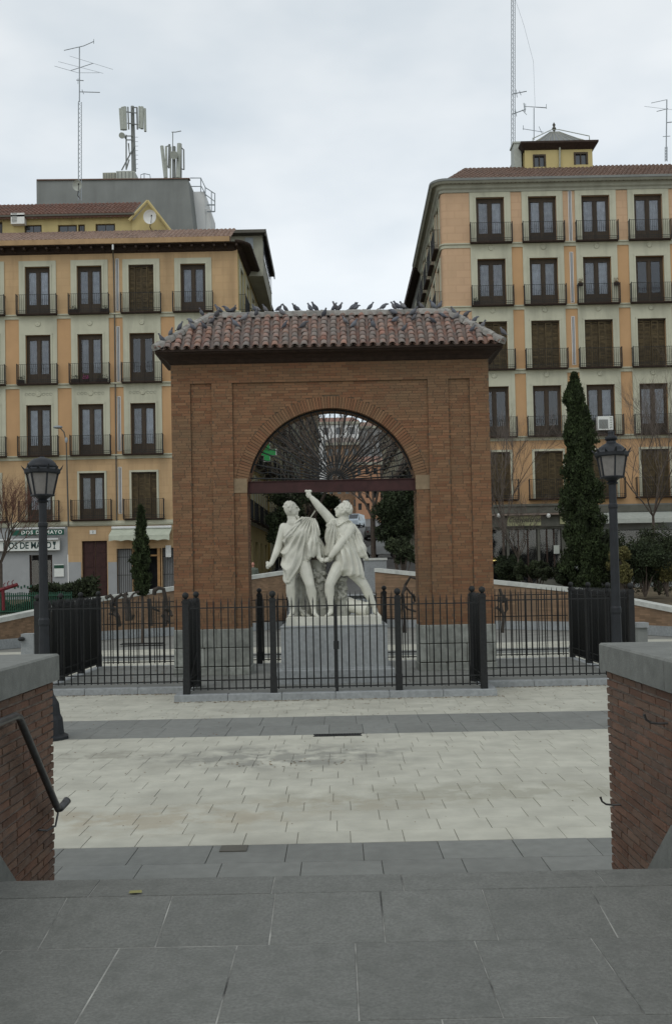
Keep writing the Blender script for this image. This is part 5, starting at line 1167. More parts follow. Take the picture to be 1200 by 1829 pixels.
# ---- shop fronts on the right
ys = P(967, 903, DB).z
M3 = MR @ Matrix.Translation((0, 0, 0))
sh = thing('corner_bar', 'grey brown bar frontage with cream signboards under the right block', 'bar', (12, DB, 1.38))
xs_, xe_ = P(875, 940, DB).x, P(1012, 940, DB).x
zz = lambda y, x=940: P(x, y, DB).z
mk('cornice', MB().box((rx0+.3, DB-.30, zz(917)), (xe_, DB-.003, zz(905))).box((rx0+.3, DB-.38, zz(905)+.002), (xe_, DB-.003, zz(901))), M_shopr, sh)
mk('awning_box', MB().box((rx0+.3, DB-.5, zz(921)), (xe_, DB-.05, zz(917)-.03)), mat('brown_board', (.19, .15, .12), .8, .1, 4), sh)
mk('fascia', MB().box((rx0+.3, DB-.14, zz(941)), (xe_+.2, DB-.003, zz(921)-.003)), M_shopr, sh)
def text(s, size, M, m, parent, name='lettering', shear=0, ext=.01, sx=1.0, bold=0, spacing=1.0):
    cu = bpy.data.curves.new('t', 'FONT'); cu.body = s; cu.size = size; cu.shear = shear; cu.extrude = ext; cu.align_x = 'CENTER'; cu.align_y = 'CENTER'; cu.offset = bold; cu.space_character = spacing; cu.resolution_u = 3
    o = bpy.data.objects.new('t', cu); COL.objects.link(o); dg = bpy.context.evaluated_depsgraph_get(); me = bpy.data.meshes.new_from_object(o.evaluated_get(dg)); bpy.data.objects.remove(o); bpy.data.curves.remove(cu)
    me.materials.clear(); me.materials.append(m); me.name = name
    return put(name, me, parent, M @ Matrix.Rotation(R(90), 4, 'X') @ Matrix.Scale(sx, 4, (1, 0, 0)))
def sgn(label, x0, x1, y0, y1, D, m, name='shop_sign', th=.05):
    a, c = P(x0, (y0+y1)/2, D), P(x1, (y0+y1)/2, D); z0, z1 = P((x0+x1)/2, y1, D).z, P((x0+x1)/2, y0, D).z
    t = thing(name, label, 'sign', ((a.x+c.x)/2, D, z0)); mk('board', MB().box((a.x, D-th, z0), (c.x, D, z1)), m, t); return t, (a.x+c.x)/2, (z0+z1)/2, D-th
t, u, z, y = sgn('cream fascia sign with black italic script over the bar window', 905, 965, 918, 939, DB-.16, M_signc)
text('Conventerias', .40, Matrix.Translation((u, y-.012, z)), M_letk, t, shear=.45, sx=.82)
t, u, z, y = sgn('short cream fascia sign piece half hidden by the cypress', 999, 1009, 922, 936, DB-.16, M_signc); text('l', .4, Matrix.Translation((u, y-.012, z)), M_letk, t, shear=.4)
for x_ in (890, 979, 1077):
    c = P(x_, 921, DB-.75); t = thing('globe_light', {890: 'small white globe light left of the cream bar sign', 979: 'small white globe light right of the cream bar sign', 1077: 'small white globe light above the grey awning on the right'}[x_], 'light', tuple(c)); mk('globe', MB().ell(c, (.11, .11, .13), 12, 8), M_wht, t, smooth=True); mk('arm', MB().tube([c+Vector((0, .1, .05)), c+Vector((0, .6, .05))], .02, 5), M_iron, t)
# bar glazing: display window with frames
fac(sh, 'shop_wall', M_shopr, MR, rx0+.25, xe_+.2, 1.0, zz(941), [(rx0+.7, P(905, 980, DB).x, 1.9, zz(945)), (P(909, 980, DB).x, P(960, 980, DB).x, 1.5, zz(945)), (P(964, 980, DB).x, P(1003, 980, DB).x, 1.9, zz(945))])
for x0_, x1_ in ((885, 905), (909, 960), (964, 1003)):
    a, c = P(x0_, 980, DB).x, P(x1_, 980, DB).x; 
    if x0_ == 885: a = rx0+.7
    o = mk('display_window', MB().box((a, DB+.9, 1.4), (c, DB+.95, zz(944))), M_shopd, sh); mk('pane', MB().box((a+.05, DB+.15, 1.5), (c-.05, DB+.16, zz(946))), M_glass, o)
    for k in range(1, 3): xx = a+(c-a)*k/3; mk('mullion', MB().box((xx-.04, DB+.1, 1.5), (xx+.04, DB+.2, zz(945))), M_timber, o)
c = P(888, 1001, DB+.3); t = thing('warm_lamp', 'low glowing yellow lamp shade inside the bar window', 'lamp', tuple(c))
mk('shade', MB().loft([[c+Vector((-.45, 0, .18)), c+Vector((.25, 0, .18)), c+Vector((.25, .2, .18)), c+Vector((-.45, .2, .18))], [c+Vector((-.5, 0, .03)), c+Vector((.38, 0, .03)), c+Vector((.38, .3, .03)), c+Vector((-.5, .3, .03))]]), mat('amber_shade', (.25, .17, .02), .6, .1, 5), t)
mk('tube', MB().box((c.x-.48, c.y, c.z-.03), (c.x+.36, c.y+.06, c.z+.025)), M_warm, t)
t, u, z, y = sgn('small white notice stuck on the bar window by the cypress', 988, 998, 974, 989, DB-.02, M_panelg, 'notice')
# right shop with grey awning
sh2 = thing('grey_shop', 'grey shop frontage with pale awning edge behind the right street lamp', 'shop', (20, DB, 1.38))
fac(sh2, 'shop_wall', M_block, MR, xe_+.21, rx1, 1.0, zsf, [(P(1080, 980, DB).x, P(1145, 980, DB).x, 1.9, zz(950)), (P(1155, 980, DB).x, P(1235, 980, DB).x, 1.9, zz(950))])
for x0_, x1_ in ((1080, 1145), (1155, 1235)):
    a, c = P(x0_, 980, DB).x, P(x1_, 980, DB).x; o = mk('display_window', MB().box((a, DB+.3, 1.4), (c, DB+.35, zz(949))), M_shopd, sh2); mk('pane', MB().box((a, DB+.1, 1.5), (c, DB+.11, zz(951))), M_glass, o)
a, c = P(1072, 928, DB-1.2), P(1215, 925, DB-1.2); mk('awning', MB().loft([[(a.x, DB-.02, a.z+.45), (c.x, DB-.02, a.z+.45), (c.x, DB-.02, a.z+.38), (a.x, DB-.02, a.z+.38)], [(a.x, DB-1.2, a.z+.02), (c.x, DB-1.2, a.z+.02), (c.x, DB-1.2, a.z-.22), (a.x, DB-1.2, a.z-.22)]]), M_panelg, sh2)
mk('fascia', MB().box((xe_+.25, DB-.1, zz(918)), (rx1, DB-.005, zz(906))), M_shopr, sh2)
# ---- ground floor details, left
dr = thing('double_door', 'tall dark red panelled double door under a small number plate', 'door', (du0, DB, 1.3))
for k in range(2):
    a = du0+(du1-du0)*k/2; w = (du1-du0)/2; o = mk('door_leaf', MB().box((a+.01, DB+.2, .4), (a+w-.01, DB+.26, dz)), M_door, dr)
    for j in range(4): mk('panel', MB().box((a+.12, DB+.175, 1.5+j*.8), (a+w-.12, DB+.199, 2.15+j*.8)), M_door, o)
t, u, z, y = sgn('small blue and white street number plate over the dark red door', 161, 172, 947, 954, DB-.01, M_wht, 'number_plate', .02); text('2', .2, Matrix.Translation((u, y-.004, z)), M_letd, t, ext=.003)
mk('dado', MB().box((sx+.02, DB-.03, .5), (du0-.05, DB-.003, P(135, 1004, DB).z)), M_shop, LB); mk('dado', MB().box((du1+.05, DB-.03, .5), (g0-.02, DB-.003, P(200, 1004, DB).z)), M_shop, LB)
gd = thing('timber_shop', 'timber framed shop entrance with folding iron grilles beside the small cypress', 'shop', (e0, DB, 1.3))
for (a, c) in ((g0, g1), (h0, h1)):
    mk('infill', MB().box((a, DB+.2, 1), (c, DB+.25, gz)), M_shop, gd)
    for k in range(8): x_ = a+(c-a)*k/7; mk('grille_bar', MB().box((x_-.012, DB-.06, 1.2), (x_+.012, DB-.03, gz)), M_iron, gd)
    for z_ in (1.6, 2.6, 3.6, gz-.05): mk('grille_rail', MB().box((a, DB-.064, z_), (c, DB-.061, z_+.03)), M_iron, gd)
mwood = mat('pale_timber', (.33, .19, .08), .7, .15, 5)
for x_ in (e0+.05, e1-.2): mk('jamb', MB().box((x_, DB-.05, .8), (x_+.15, DB+.2, gz)), mwood, gd)
mk('dark_opening', MB().box((e0, DB+.6, .6), (e1, DB+.65, gz)), M_dark, gd); mk('transom', MB().box((e0+.2, DB+.05, gz-.45), (e1-.2, DB+.12, gz-.36)), mwood, gd)
mk('half_door', MB().box((e0+.2, DB+.1, .8), ((e0+e1)/2, DB+.16, gz-.45)), M_door, gd)
aw = thing('awning', 'pale rolled shop awning with scalloped edge beside the small cypress', 'awning', tuple(P(250, 960, DB-.5)))
a, c = P(200, 950, DB-.1).x, P(307, 950, DB-.1).x; za_, zb_ = P(250, 944, DB).z, P(250, 962, DB-.9).z
q = MB(); q.loft([[(a, DB-.02, za_), (c, DB-.02, za_), (c, DB-.05, za_-.06), (a, DB-.05, za_-.06)], [(a, DB-.85, zb_+.22), (c, DB-.85, zb_+.22), (c, DB-.87, zb_+.18), (a, DB-.87, zb_+.18)]]); mk('canopy', q, M_awn, aw)
q = MB(); n = 40
for k in range(n):
    u0_, u1_ = a+(c-a)*k/n, a+(c-a)*(k+1)/n; d0, d1 = .06*abs(math.sin(k*.39)), .06*abs(math.sin((k+1)*.39)); q.add([(u0_, DB-.86, zb_+.19), (u1_, DB-.86, zb_+.19), (u1_, DB-.87, zb_-.12+d1), (u0_, DB-.87, zb_-.12+d0)], [(0, 1, 2, 3)])
mk('valance', q, M_awn, aw, fix=False); mk('roller', MB().tube([(a, DB-.1, za_+.06), (c, DB-.1, za_+.06)], .08, 8), M_whtw, aw)
t, u, z, y = sgn('white notice board on the grille right of the small cypress', 296.5, 306, 974, 995, DB-.08, M_wht, 'notice_board')
sh3 = thing('stone_bar', 'pale stone bar frontage at far left under green and white signs', 'bar', (-17, DB, 1.38))
mk('doorway', MB().box((s0, DB+.5, 1.3), (s1, DB+.55, sz)), M_shopd, sh3); 
for k in range(3): mk('door_frame', MB().box((s0+(s1-s0)*k/2-.05+(.05, 0, -.05)[k], DB+.1, 1.3), (s0+(s1-s0)*k/2+.05+(.05, 0, -.05)[k], DB+.16, sz)), M_timber, sh3)
mk('glazing', MB().box((s0+.1, DB+.13, 1.5), (s1-.1, DB+.14, sz-.3)), M_glass, sh3)
q = MB(); 
for k in range(26): q.box((P(20, 1050, DB).x+k*.18, DB-.02, P(60, 1049+ (k % 2)*2.2, DB).z), (P(20, 1050, DB).x+k*.18+.09, DB-.004, P(60, 1047+(k % 2)*2.2, DB).z+.08))
mk('tile_band', q, M_gfence, sh3)
t, u, z, y = sgn('green roller awning with white capital letters over the far left bar', 20, 115, 946.5, 956, DB-.5, M_tgreen, 'awning_sign', .04)
text('DOS DE MAYO', .27, Matrix.Translation((u+.25, y-.006, z)), M_sign, t, ext=.004, spacing=1.25, bold=.008, sx=1.05)
mk('roller', MB().tube([P(20, 944.5, DB-.3), P(117, 943, DB-.3)], .05, 8), M_whtw, t)
t, u, z, y = sgn('white signboard with dark green serif letters over the far left bar', -30, 108, 966.5, 984, DB-.15, M_sign, 'signboard', .12)
text('DOS DE MAYO', .50, Matrix.Translation((P(52, 975, DB).x, y-.006, z)), M_letd, t, ext=.004, bold=.012, sx=.80)
g_ = P(97.5, 975, DB-.3); mk('goblet_mark', MB().prism([(g_.x-.09, z+.21), (g_.x+.09, z+.21), (g_.x+.07, z+.06), (g_.x+.02, z), (g_.x+.02, z-.12), (g_.x+.07, z-.2), (g_.x-.07, z-.2), (g_.x-.02, z-.12), (g_.x-.02, z), (g_.x-.07, z+.06)], y-.008, y-.001, 'y'), M_letd, t)
mk('top_rail', MB().box((P(-30, 965, DB).x, DB-.42, z+.30), (P(108, 965, DB).x, DB-.1, z+.40)), M_whtw, t)
t, u, z, y = sgn('green and white menu board on the wall right of the far left bar door', 98, 115, 1008, 1030, DB-.02, M_sign, 'menu_board')
mk('header', MB().box((u-.27, y-.01, z+.12), (u+.27, y-.001, z+.30)), M_gfence, t)
# lamp on wall
wl = thing('street_light', 'grey gooseneck street light on a thin post against the left block', 'street light', tuple(P(121, 940, DB-1)))
mk('post', MB().tube([P(123, 940, DB-1), P(119, 790, DB-1), P(115, 772, DB-1), P(108, 764, DB-1)], [.05, .035, .035, .03], 8), M_dark_pipe, wl)
c = P(104, 763, DB-1); mk('head', MB().ell(c, (.26, .2, .09), 12, 8), M_metal, wl, smooth=True); mk('junction', MB().ell(P(119, 786, DB-1.05), (.09, .07, .16), 8, 6), M_metal, wl)
c = P(141, 808, DB-.3)
# green cross of the pharmacy
pc_ = P(477, 808, 60); t = thing('pharmacy_cross', 'green pharmacy cross sign seen through the left of the arch head', 'sign', tuple(pc_))
s = .175; z = pc_.z; x = pc_.x; k = [(-s, -3*s), (s, -3*s), (s, -s), (3*s, -s), (3*s, s), (s, s), (s, 3*s), (-s, 3*s), (-s, s), (-3*s, s), (-3*s, -s), (-s, -s)]
mk('cross', MB().prism([(x+a, z+b_) for a, b_ in k], 59.9, 60.1, 'y'), M_green, t)
mk('outline', MB().prism([(x+a*1.09, z+b_*1.09) for a, b_ in k], 59.93, 60.07, 'y'), M_whtw, t); mk('bracket', MB().box((x-1.6, 59.97, z-.05), (x-3*s*1.02, 60.03, z+.05)), M_iron, t)
# flower boxes and air conditioners on balconies
flowerpot(ML, cols[3]-.85, zf[0], 'dark planter at the left end of a top-floor balcony on the left block', w=.45)
flowerpot(ML, cols[3]+.85, zf[0], 'dark planter at the right end of a top-floor balcony on the left block', w=.45)
flowerpot(ML, cols[3]-.2, zf[1], 'planter with pink flowers on the left block balcony below the top floor', M_flow, .3)
flowerpot(ML, cols[3]-.8, zf[1], 'green planter left of the pink flowers on the left block', w=.45); flowerpot(ML, cols[3]+.7, zf[1], 'green planter right of the pink flowers on the left block', w=.6)
flowerpot(ML, cols[2]-.9, zf[1], 'green planter at the left balcony end two windows left of the arch eave', w=.35)
flowerpot(MR, ck[0]-.9, zg[1], 'green planter on the right block second-row balcony nearest the corner', w=.35)
flowerpot(MR, ck[2]-1.0, zg[1]+.95, 'reddish planter hung high on the left end of the third-window railing', M_leaf, .25); flowerpot(MR, ck[2]+1.0, zg[1]+.95, 'reddish planter hung high on the right end of the third-window railing', M_leaf, .25)
t = thing('air_conditioner', 'white air conditioner unit on the right block balcony beside the tall cypress', 'air conditioner', tuple(P(1078, 765, DB-.3)))
a, c = P(1064, 770, DB-.1), P(1094, 743, DB-.5); mk('case', MB().box((a.x, DB-.5, a.z), (c.x, DB-.12, c.z)), M_wht, t); mk('fan_guard', MB().box((a.x+.06, DB-.52, a.z+.08), (a.x+.56, DB-.501, a.z+.58)), M_block, t)
for k in range(5): mk('louvre', MB().box((a.x+.66, DB-.515, a.z+.12+k*.13), (c.x-.06, DB-.501, a.z+.18+k*.13)), M_panelg, t)
# ---- further houses along the street
def house(label, x, y0, y1, dx, ztop_, side, m1, m2, nf=5, nw=4, base=2.0, kinds_=('shut', 'glassA', 'glassD'), roofm=M_timber, w=14):
    b = thing('street_house', label, 'building', (x, y0, base)); st_ = (ztop_-base-.6)/nf
    fl = [base+.2+i*st_ for i in range(nf)]; li = [f+st_*.72 for f in fl]
    sidewall(b, x, y0, y1, dx, base-2, ztop_, fl[::-1], li[::-1], (m1, m2), side, nw, kinds_)
    s = 1 if side > 0 else -1; xb = x+(y1-y0)*dx
    q = MB(); q.loft([[(x+s*.01, y0, base-2), (x+s*w, y0, base-2), (x+s*w, y0, ztop_), (x+s*.01, y0, ztop_)], [(xb+s*.4, y1, base-2), (xb+s*w, y1, base-2), (xb+s*w, y1, ztop_), (xb+s*.4, y1, ztop_)]]) if False else q.box((min(x+s*.35, x+s*w), y0, base-2), (max(x+s*.35, x+s*w), y0+.25, ztop_))
    mk('end_wall', q, m1, b)
    mk('eave', MB().loft([[(x-s*.55, y0-.1, ztop_+.02), (x+s*w, y0-.1, ztop_+.02), (x+s*w, y0-.1, ztop_+.3), (x-s*.6, y0-.1, ztop_+.22)], [(xb-s*.55, y1, ztop_+.02), (xb+s*w, y1, ztop_+.02), (xb+s*w, y1, ztop_+.3), (xb-s*.6, y1, ztop_+.22)]]), roofm, b)
    tiles(b, 'tiles', M_tiled, (x-s*.55, y0, ztop_+.24), (xb-s*.55, y1, ztop_+.24), (s*4, 0, 1.6), rows_=5)
    return b
xl = lx1+.028*15
house('beige narrow-windowed house in the side street beyond the ochre block', xl+.1, 71.05, 84, .03, 20.6, -1, M_yel, M_cream, 5, 4, 2.6)
house('grey-white house with many balconies further up the left of the street', xl+.6, 84.05, 104, .035, 21.5, -1, M_shop, M_cream, 5, 6, 3.4)
house('brownish house higher up the left side of the street', xl+1.4, 104.05, 132, .05, 24, -1, M_fasc, M_cream, 5, 7, 5.2)
house('dark-eaved house behind the peach corner block in the side street', rx0+.17, 71.05, 86, .0, zt5+.25, 1, M_shopr, M_corn, 6, 5, 2.6)
house('cream house on the right side of the street beyond the trees', rx0+.3, 86.05, 108, 0, 24, 1, M_cream, M_corn, 5, 6, 3.6)
house('red brick house far up the right side of the street', rx0+.4, 108.05, 140, -.0, 27, 1, M_farbrick, M_cream, 6, 8, 5.5)
def farblock(label, x0, x1, y0, y1, D, m, nx, nz, base=None):
    a, c = P(x0, y1, D), P(x1, y0, D); b = thing('far_house', label, 'building', (a.x, D, a.z)); M = basis((0, D, 0), (1, 0)); W, H = c.x-a.x, c.z-a.z
    hs_ = [(a.x+W*(i+.28)/nx, a.x+W*(i+.72)/nx, a.z+H*(j+.2)/nz, a.z+H*(j+.75)/nz) for i in range(nx) for j in range(nz)]
    fac(b, 'wall', m, M, a.x, c.x, a.z-6, c.z, hs_, .4)
    for h in hs_: o = mk('window', MB().box((h[0], .3, h[2]), (h[1], .36, h[3]), M), M_cglass, b)
    mk('cornice', MB().box((a.x-.3, D-.5, c.z), (c.x+.3, D+8, c.z+.5)), M_corn, b); mk('body', MB().box((a.x+.02, D+.45, a.z-6), (c.x-.02, D+8, c.z-.02)), m, b)
    mk('roof', MB().loft([[(a.x-.3, D-.5, c.z+.5), (c.x+.3, D-.5, c.z+.5), (c.x+.3, D+8, c.z+.5), (a.x-.3, D+8, c.z+.5)], [(a.x+1, D+3.5, c.z+2), (c.x-1, D+3.5, c.z+2), (c.x-1, D+4, c.z+2), (a.x+1, D+4, c.z+2)]]), M_tiled, b)
farblock('reddish brick house closing the end of the street', 585, 640, 795, 910, 190, M_farbrick, 4, 5)
farblock('orange brick house at the end of the street beside the red one', 636, 690, 830, 915, 185, mat('orange_far_wall', (.36, .20, .12), .9, .1, .3), 4, 4)
farblock('pale grey house high up the hill seen through the arch', 548, 640, 757, 850, 215, M_whtw, 4, 4)
farblock('beige house on the hill to the right seen through the arch', 636, 740, 764, 870, 220, M_shop, 6, 4)
farblock('low pink-walled house far up the hill on the right', 680, 760, 830, 905, 200, M_farbrick, 5, 3)
# ------------------------------------------------------------------ vegetation
def leafmesh(name, pts, size, m, aspect=1.6, up=.0, k=3):
    """one small leaf clump (a bent triangle pair) per point"""
    n = len(pts); pts = np.asarray(pts); a = np.random.randn(n, 3); a[:, 2] += up; a /= np.linalg.norm(a, axis=1)[:, None]
    b = np.random.randn(n, 3); b -= a*(a*b).sum(1)[:, None]; b /= np.linalg.norm(b, axis=1)[:, None]; s = size*np.random.uniform(.6, 1.4, n)[:, None]
    v = np.stack([pts-b*s*.5, pts+b*s*.5, pts+a*s*aspect], 1).reshape(-1, 3)
    me = bpy.data.meshes.new(name); me.vertices.add(3*n); me.vertices.foreach_set('co', v.ravel()); me.loops.add(3*n); me.loops.foreach_set('vertex_index', np.arange(3*n, dtype=np.int32))
    me.polygons.add(n); me.polygons.foreach_set('loop_start', np.arange(0, 3*n, 3, dtype=np.int32)); me.update(calc_edges=True); me.materials.append(m); return me
def cypress(name, label, x, y, z0, z1, rad, n, m, prof, trunk_z, cat='tree', lean=0, size=.1):
    t = thing(name, label, cat, (x, y, trunk_z)); H = z1-z0; pts = []
    lum = [(random.uniform(0, 6.28), random.uniform(0, 1), random.uniform(.08, .2)) for _ in range(26)]
    while len(pts) < n:
        h = random.random(); a = random.uniform(0, 6.283); r = np.interp(h, [p[0] for p in prof], [p[1] for p in prof])*rad
        r *= 1+.16*math.sin(3*a+h*11)+.12*math.sin(5*a-h*23)+.12*math.sin(h*41+a)
        for la, lh, lr in lum:
            da = abs((a-la+math.pi) % (2*math.pi)-math.pi)
            if da < .8 and abs(h-lh) < .05: r *= 1+lr*1.3
        nz = mnoise.noise(Vector((math.cos(a)*2.2, math.sin(a)*2.2, h*H*1.7+x)))
        if random.random() < -nz*2.2: continue
        r *= 1+.18*nz; rr = r*math.sqrt(random.uniform(.2, 1)); pts.append((x+rr*math.cos(a)+lean*h*H, y+rr*math.sin(a), z0+h*H))
    put('crown', leafmesh('crown', pts, size, m, 1.9, 1.6), t)
    mk('trunk', MB().tube([(x, y, trunk_z), (x+.01, y, (trunk_z+z0)/2), (x+lean*H*.3, y, z0+H*.5), (x+lean*H*.8, y, z0+H*.85)], [rad*.13+.03, rad*.12+.02, rad*.09, .01], 8), M_bark, t)
    core = MB(); core.loft([[(x+lean*h*H+r*rad*.42*math.cos(a), y+r*rad*.42*math.sin(a), z0+h*H) for a in [2*math.pi*k/10 for k in range(10)]] for h, r in [(0.02, prof[0][1])]+[p for p in prof[1:-1]]+[(.97, .05)]]); mk('inner_growth', core, M_con, t)
    return t
CP = [(0, .55), (.06, .85), (.2, 1), (.45, .95), (.7, .68), (.88, .36), (1, .06)]
p = P(254, 1063, 36); cypress('cypress_tree', 'small slim cypress in front of the left retaining wall', p.x, 36, p.z, P(252, 905, 36).z, .275, 9000, M_cyp, [(0, .5), (.1, .85), (.3, 1), (.45, .95), (.65, .65), (.85, .4), (1, .1)], 0, size=.06)
pg = P(258, 1151, 36); tg = thing('tree_grate', 'low iron grate round the foot of the small cypress', 'tree grate', (p.x, 36, 0)); mk('plate', MB().box((p.x-.75, 35.7, .0), (p.x+.75, 36.3, .03)), M_iron, tg)
p = P(1046, 1045, 42); cypress('cypress_tree', 'tall dark cypress behind the right railings in front of the peach block', p.x, 42, 1.2, P(1030, 668, 42).z, .64, 52000, M_cyp, [(0, .85), (.15, 1.05), (.35, 1), (.5, .95), (.65, .85), (.8, .68), (.92, .45), (1, .12)], .4, lean=-.028, size=.065)
def bush(name, label, c, r, n, m, size, cat='shrub', clumps=14, base=None, group=None):
    c = Vector(c); t = thing(name, label, cat, (c.x, c.y, base if base is not None else c.z-r[2]), group); pts = []
    cl = [(Vector((random.uniform(-1, 1)*r[0]*.72, random.uniform(-1, 1)*r[1]*.6, random.uniform(-.75, .8)*r[2])), random.uniform(.25, .55)*min(r)) for _ in range(clumps)]
    for i in range(n):
        k, q = random.choice(cl); v = np.random.randn(3); v /= np.linalg.norm(v); rr = q*random.random()**.33*1.15; pts.append((c.x+k.x+v[0]*rr, c.y+k.y+v[1]*rr, c.z+k.z+v[2]*rr*.9))
    put('foliage', leafmesh('foliage', pts, size, m, 1.5, .3), t)
    q = MB(); b0 = Vector((c.x, c.y, base if base is not None else c.z-r[2]))
    for k, rr in cl[:7]: q.tube([b0, b0.lerp(c+k, .5)+Vector((random.uniform(-.1, .1), 0, .1)), c+k], [.05, .03, .01], 5)
    mk('stems', q, M_bark, t); return t
def bare(name, label, x, y, z0, h, spread, m, seed, depth=5, n0=5, r0=.12, cat='tree', fork=.35, lean=(0, 0), nb=3):
    rnd = random.Random(seed); t = thing(name, label, cat, (x, y, z0)); tr = MB(); tw = MB(); nk = [0]
    def grow(p, d, L, r, k):
        pts = [p]; q = p.copy(); dd = d.copy()
        for i in range(3):
            dd = (dd+Vector((rnd.uniform(-1, 1), rnd.uniform(-1, 1), rnd.uniform(-.3, .7)))*.16).normalized(); q = q+dd*L/3; pts.append(q.copy())
        (tr if k <= 1 else tw).tube(pts, [r, r*.88, r*.78, r*.62], 6 if k <= 1 else 3, cap=False); nk[0] += 1
        if k >= depth: return
        for i in range(nb+(1 if k > 1 else 0)):
            s = rnd.choice(pts[1:]) if i else pts[-1]; a = rnd.uniform(0, 6.283); sp_ = spread*rnd.uniform(.5, 1.2)
            o = dd.orthogonal().normalized(); o2 = dd.cross(o); nd = (dd+(o*math.cos(a)+o2*math.sin(a))*sp_+Vector((0, 0, .12))).normalized(); grow(s, nd, L*rnd.uniform(.62, .82), r*.58, k+1)
    base = Vector((x, y, z0)); tr.tube([base, base+Vector((lean[0]*h*.12, lean[1]*h*.12, h*fork*.5)), base+Vector((lean[0]*h*fork, lean[1]*h*fork, h*fork))], [r0*1.25, r0*1.05, r0], 8)
    top = base+Vector((lean[0]*h*fork, lean[1]*h*fork, h*fork))
    for i in range(n0):
        a = 6.283*i/n0+rnd.uniform(-.4, .4); grow(top, Vector((math.cos(a)*spread+lean[0], math.sin(a)*spread*.8, 1)).normalized(), h*.24, r0*.6, 0)
    mk('trunk', tr, M_bark, t, fix=False); mk('twigs', tw, m, t, kind='stuff', fix=False); return t
# trees behind the arch
bare('bare_tree', 'big leafless street tree whose limbs fill the arch head from the left', P(560, 900, 62).x, 62, 1.6, 12.5, .5, M_twig, 3, 4, 4, .19)
bare('bare_tree', 'leafless street tree in the right half of the arch head', P(665, 900, 58).x, 58, 1.6, 11.5, .6, M_twig, 11, 4, 4, .14)
bare('bare_tree', 'forked leafless tree in front of the pharmacy cross', P(520, 900, 66).x, 66, 2.4, 12, .5, M_twig, 21, 5, 4, .11, nb=2)
bare('bare_tree', 'grey leafless tree at the right edge of the picture by the cypress', P(1165, 900, 46).x, 46, 1.3, 9.8, .62, M_twig, 31, 5, 5, .06)
bare('bare_tree', 'small grey leafless tree showing just right of the brick arch', P(897, 900, 47).x, 47, 1.3, 8.2, .42, M_twig, 41, 5, 4, .06)
bare('bare_tree', 'reddish twiggy bare tree at the left edge before the green fence', P(2, 1000, 40).x, 40, 1.1, 5.6, .6, M_twigr, 51, 5, 6, .07)
bare('bare_shrub', 'small leafless shrub on the bank right of the arch', P(925, 1000, 45).x, 45, 1.3, 4.6, .55, M_twig, 61, 4, 6, .04, 'shrub')
def cc(x_, y_, D): return tuple(P(x_, y_, D))
bush('conifer_tree', 'dark bushy evergreen filling the right of the arch opening', cc(712, 918, 56), (1.2, 1.3, 1.7), 16000, M_con, .10, 'tree', 26, 1.4)
bush('conifer_tree', 'dark evergreen behind the left statue head', cc(520, 925, 60), (1.4, 1.5, 2.1), 14000, M_con, .11, 'tree', 22, 1.8)
bush('evergreen_shrub', 'low dark shrub beside the parapet in the arch opening', cc(716, 985, 50), (.75, .7, .8), 4000, M_hed, .09, 'shrub', 10, 1.4)
bush('evergreen_shrub', 'dark green shrub beside the street below the raised fist', cc(578, 925, 66), (1.0, 1.2, 1.5), 5000, M_con, .13, 'shrub', 12, 2.4)
# planting on the right bank
for i, (x_, y_, D, r, lab, m_) in enumerate(((1120, 1002, 43, (1.3, 1, 1.4), 'broad dark shrub behind the right street lamp', M_hed), (1175, 1000, 44, (1.4, 1, 1.7), 'tall dense shrub at the right edge of the picture', M_hed), (1150, 1005, 41, (1.0, .8, 1.0), 'rounded low shrub between the lamp and the picture edge', M_con),
        (1108, 1010, 40.2, (.42, .4, .95), 'yellowish shrub just right of the lamp pole', M_yelf), (1083, 990, 44, (.8, .8, 1.4), 'dark shrub between the cypress and the lamp pole', M_hed), (1190, 1018, 41, (.5, .5, .5), 'small yellow-green shrub low at the right edge', M_yelf),
        (955, 1020, 45, (1.1, .8, .5), 'thin green shrub below the bar window', M_hed), (905, 1015, 46, (.7, .6, .7), 'dark low shrub beside the brick arch under the warm lamp', M_con), (1012, 1025, 43, (.45, .5, .6), 'dark shrub hugging the left of the tall cypress', M_con))):
    bush('bank_shrub', lab, cc(x_, y_, D), (r[0], r[1], r[2]*.85), 9500, m_, .055, 'shrub', 22, 1.2)
# left bank hedge and green fence
for (x0_, x1_, y_, lab) in ((60, 175, 1052, 'clipped dark hedge behind the left railings'), (-10, 60, 1085, 'low hedge behind the green fence at the left edge')):
    a, c = P(x0_, y_, 43), P(x1_, y_, 43); t = thing('hedge', lab, 'hedge', (a.x, 43, 1.3)); pts = []
    for _ in range(9000): u = random.random(); pts.append((a.x+(c.x-a.x)*u, 43+random.uniform(-.5, .5), random.uniform(.9, a.z+.25*math.sin(u*9)*.3+.1*random.random()+ (u*.35 if x0_ > 0 else 0))))
    put('foliage', leafmesh('foliage', pts, .09, M_hed, 1.4, .5), t)
gf = thing('green_picket_fence', 'low dark green metal fence at the left edge behind the sloping wall', 'fence', tuple(P(60, 1095, 39.5)))
a, c = P(-40, 1060, 39.5), P(128, 1052, 39.5); 
n = 44
for k in range(n+1):
    x_ = a.x+(c.x-a.x)*k/n; mk('picket', MB().box((x_-.02, 39.48, .9), (x_+.02, 39.52, a.z+.02*math.sin(k))), M_gfence, gf)
for z_ in (a.z-.15, a.z-.75): mk('rail', MB().box((a.x, 39.44, z_), (c.x, 39.478, z_+.05)), M_gfence, gf)
t = thing('play_beam', 'sloping dark red play beam with small hooks at the left edge', 'play equipment', tuple(P(10, 1050, 38)))
mk('beam', MB().tube([P(-30, 1064, 38), P(32, 1044, 38)], .07, 8), M_red, t); 
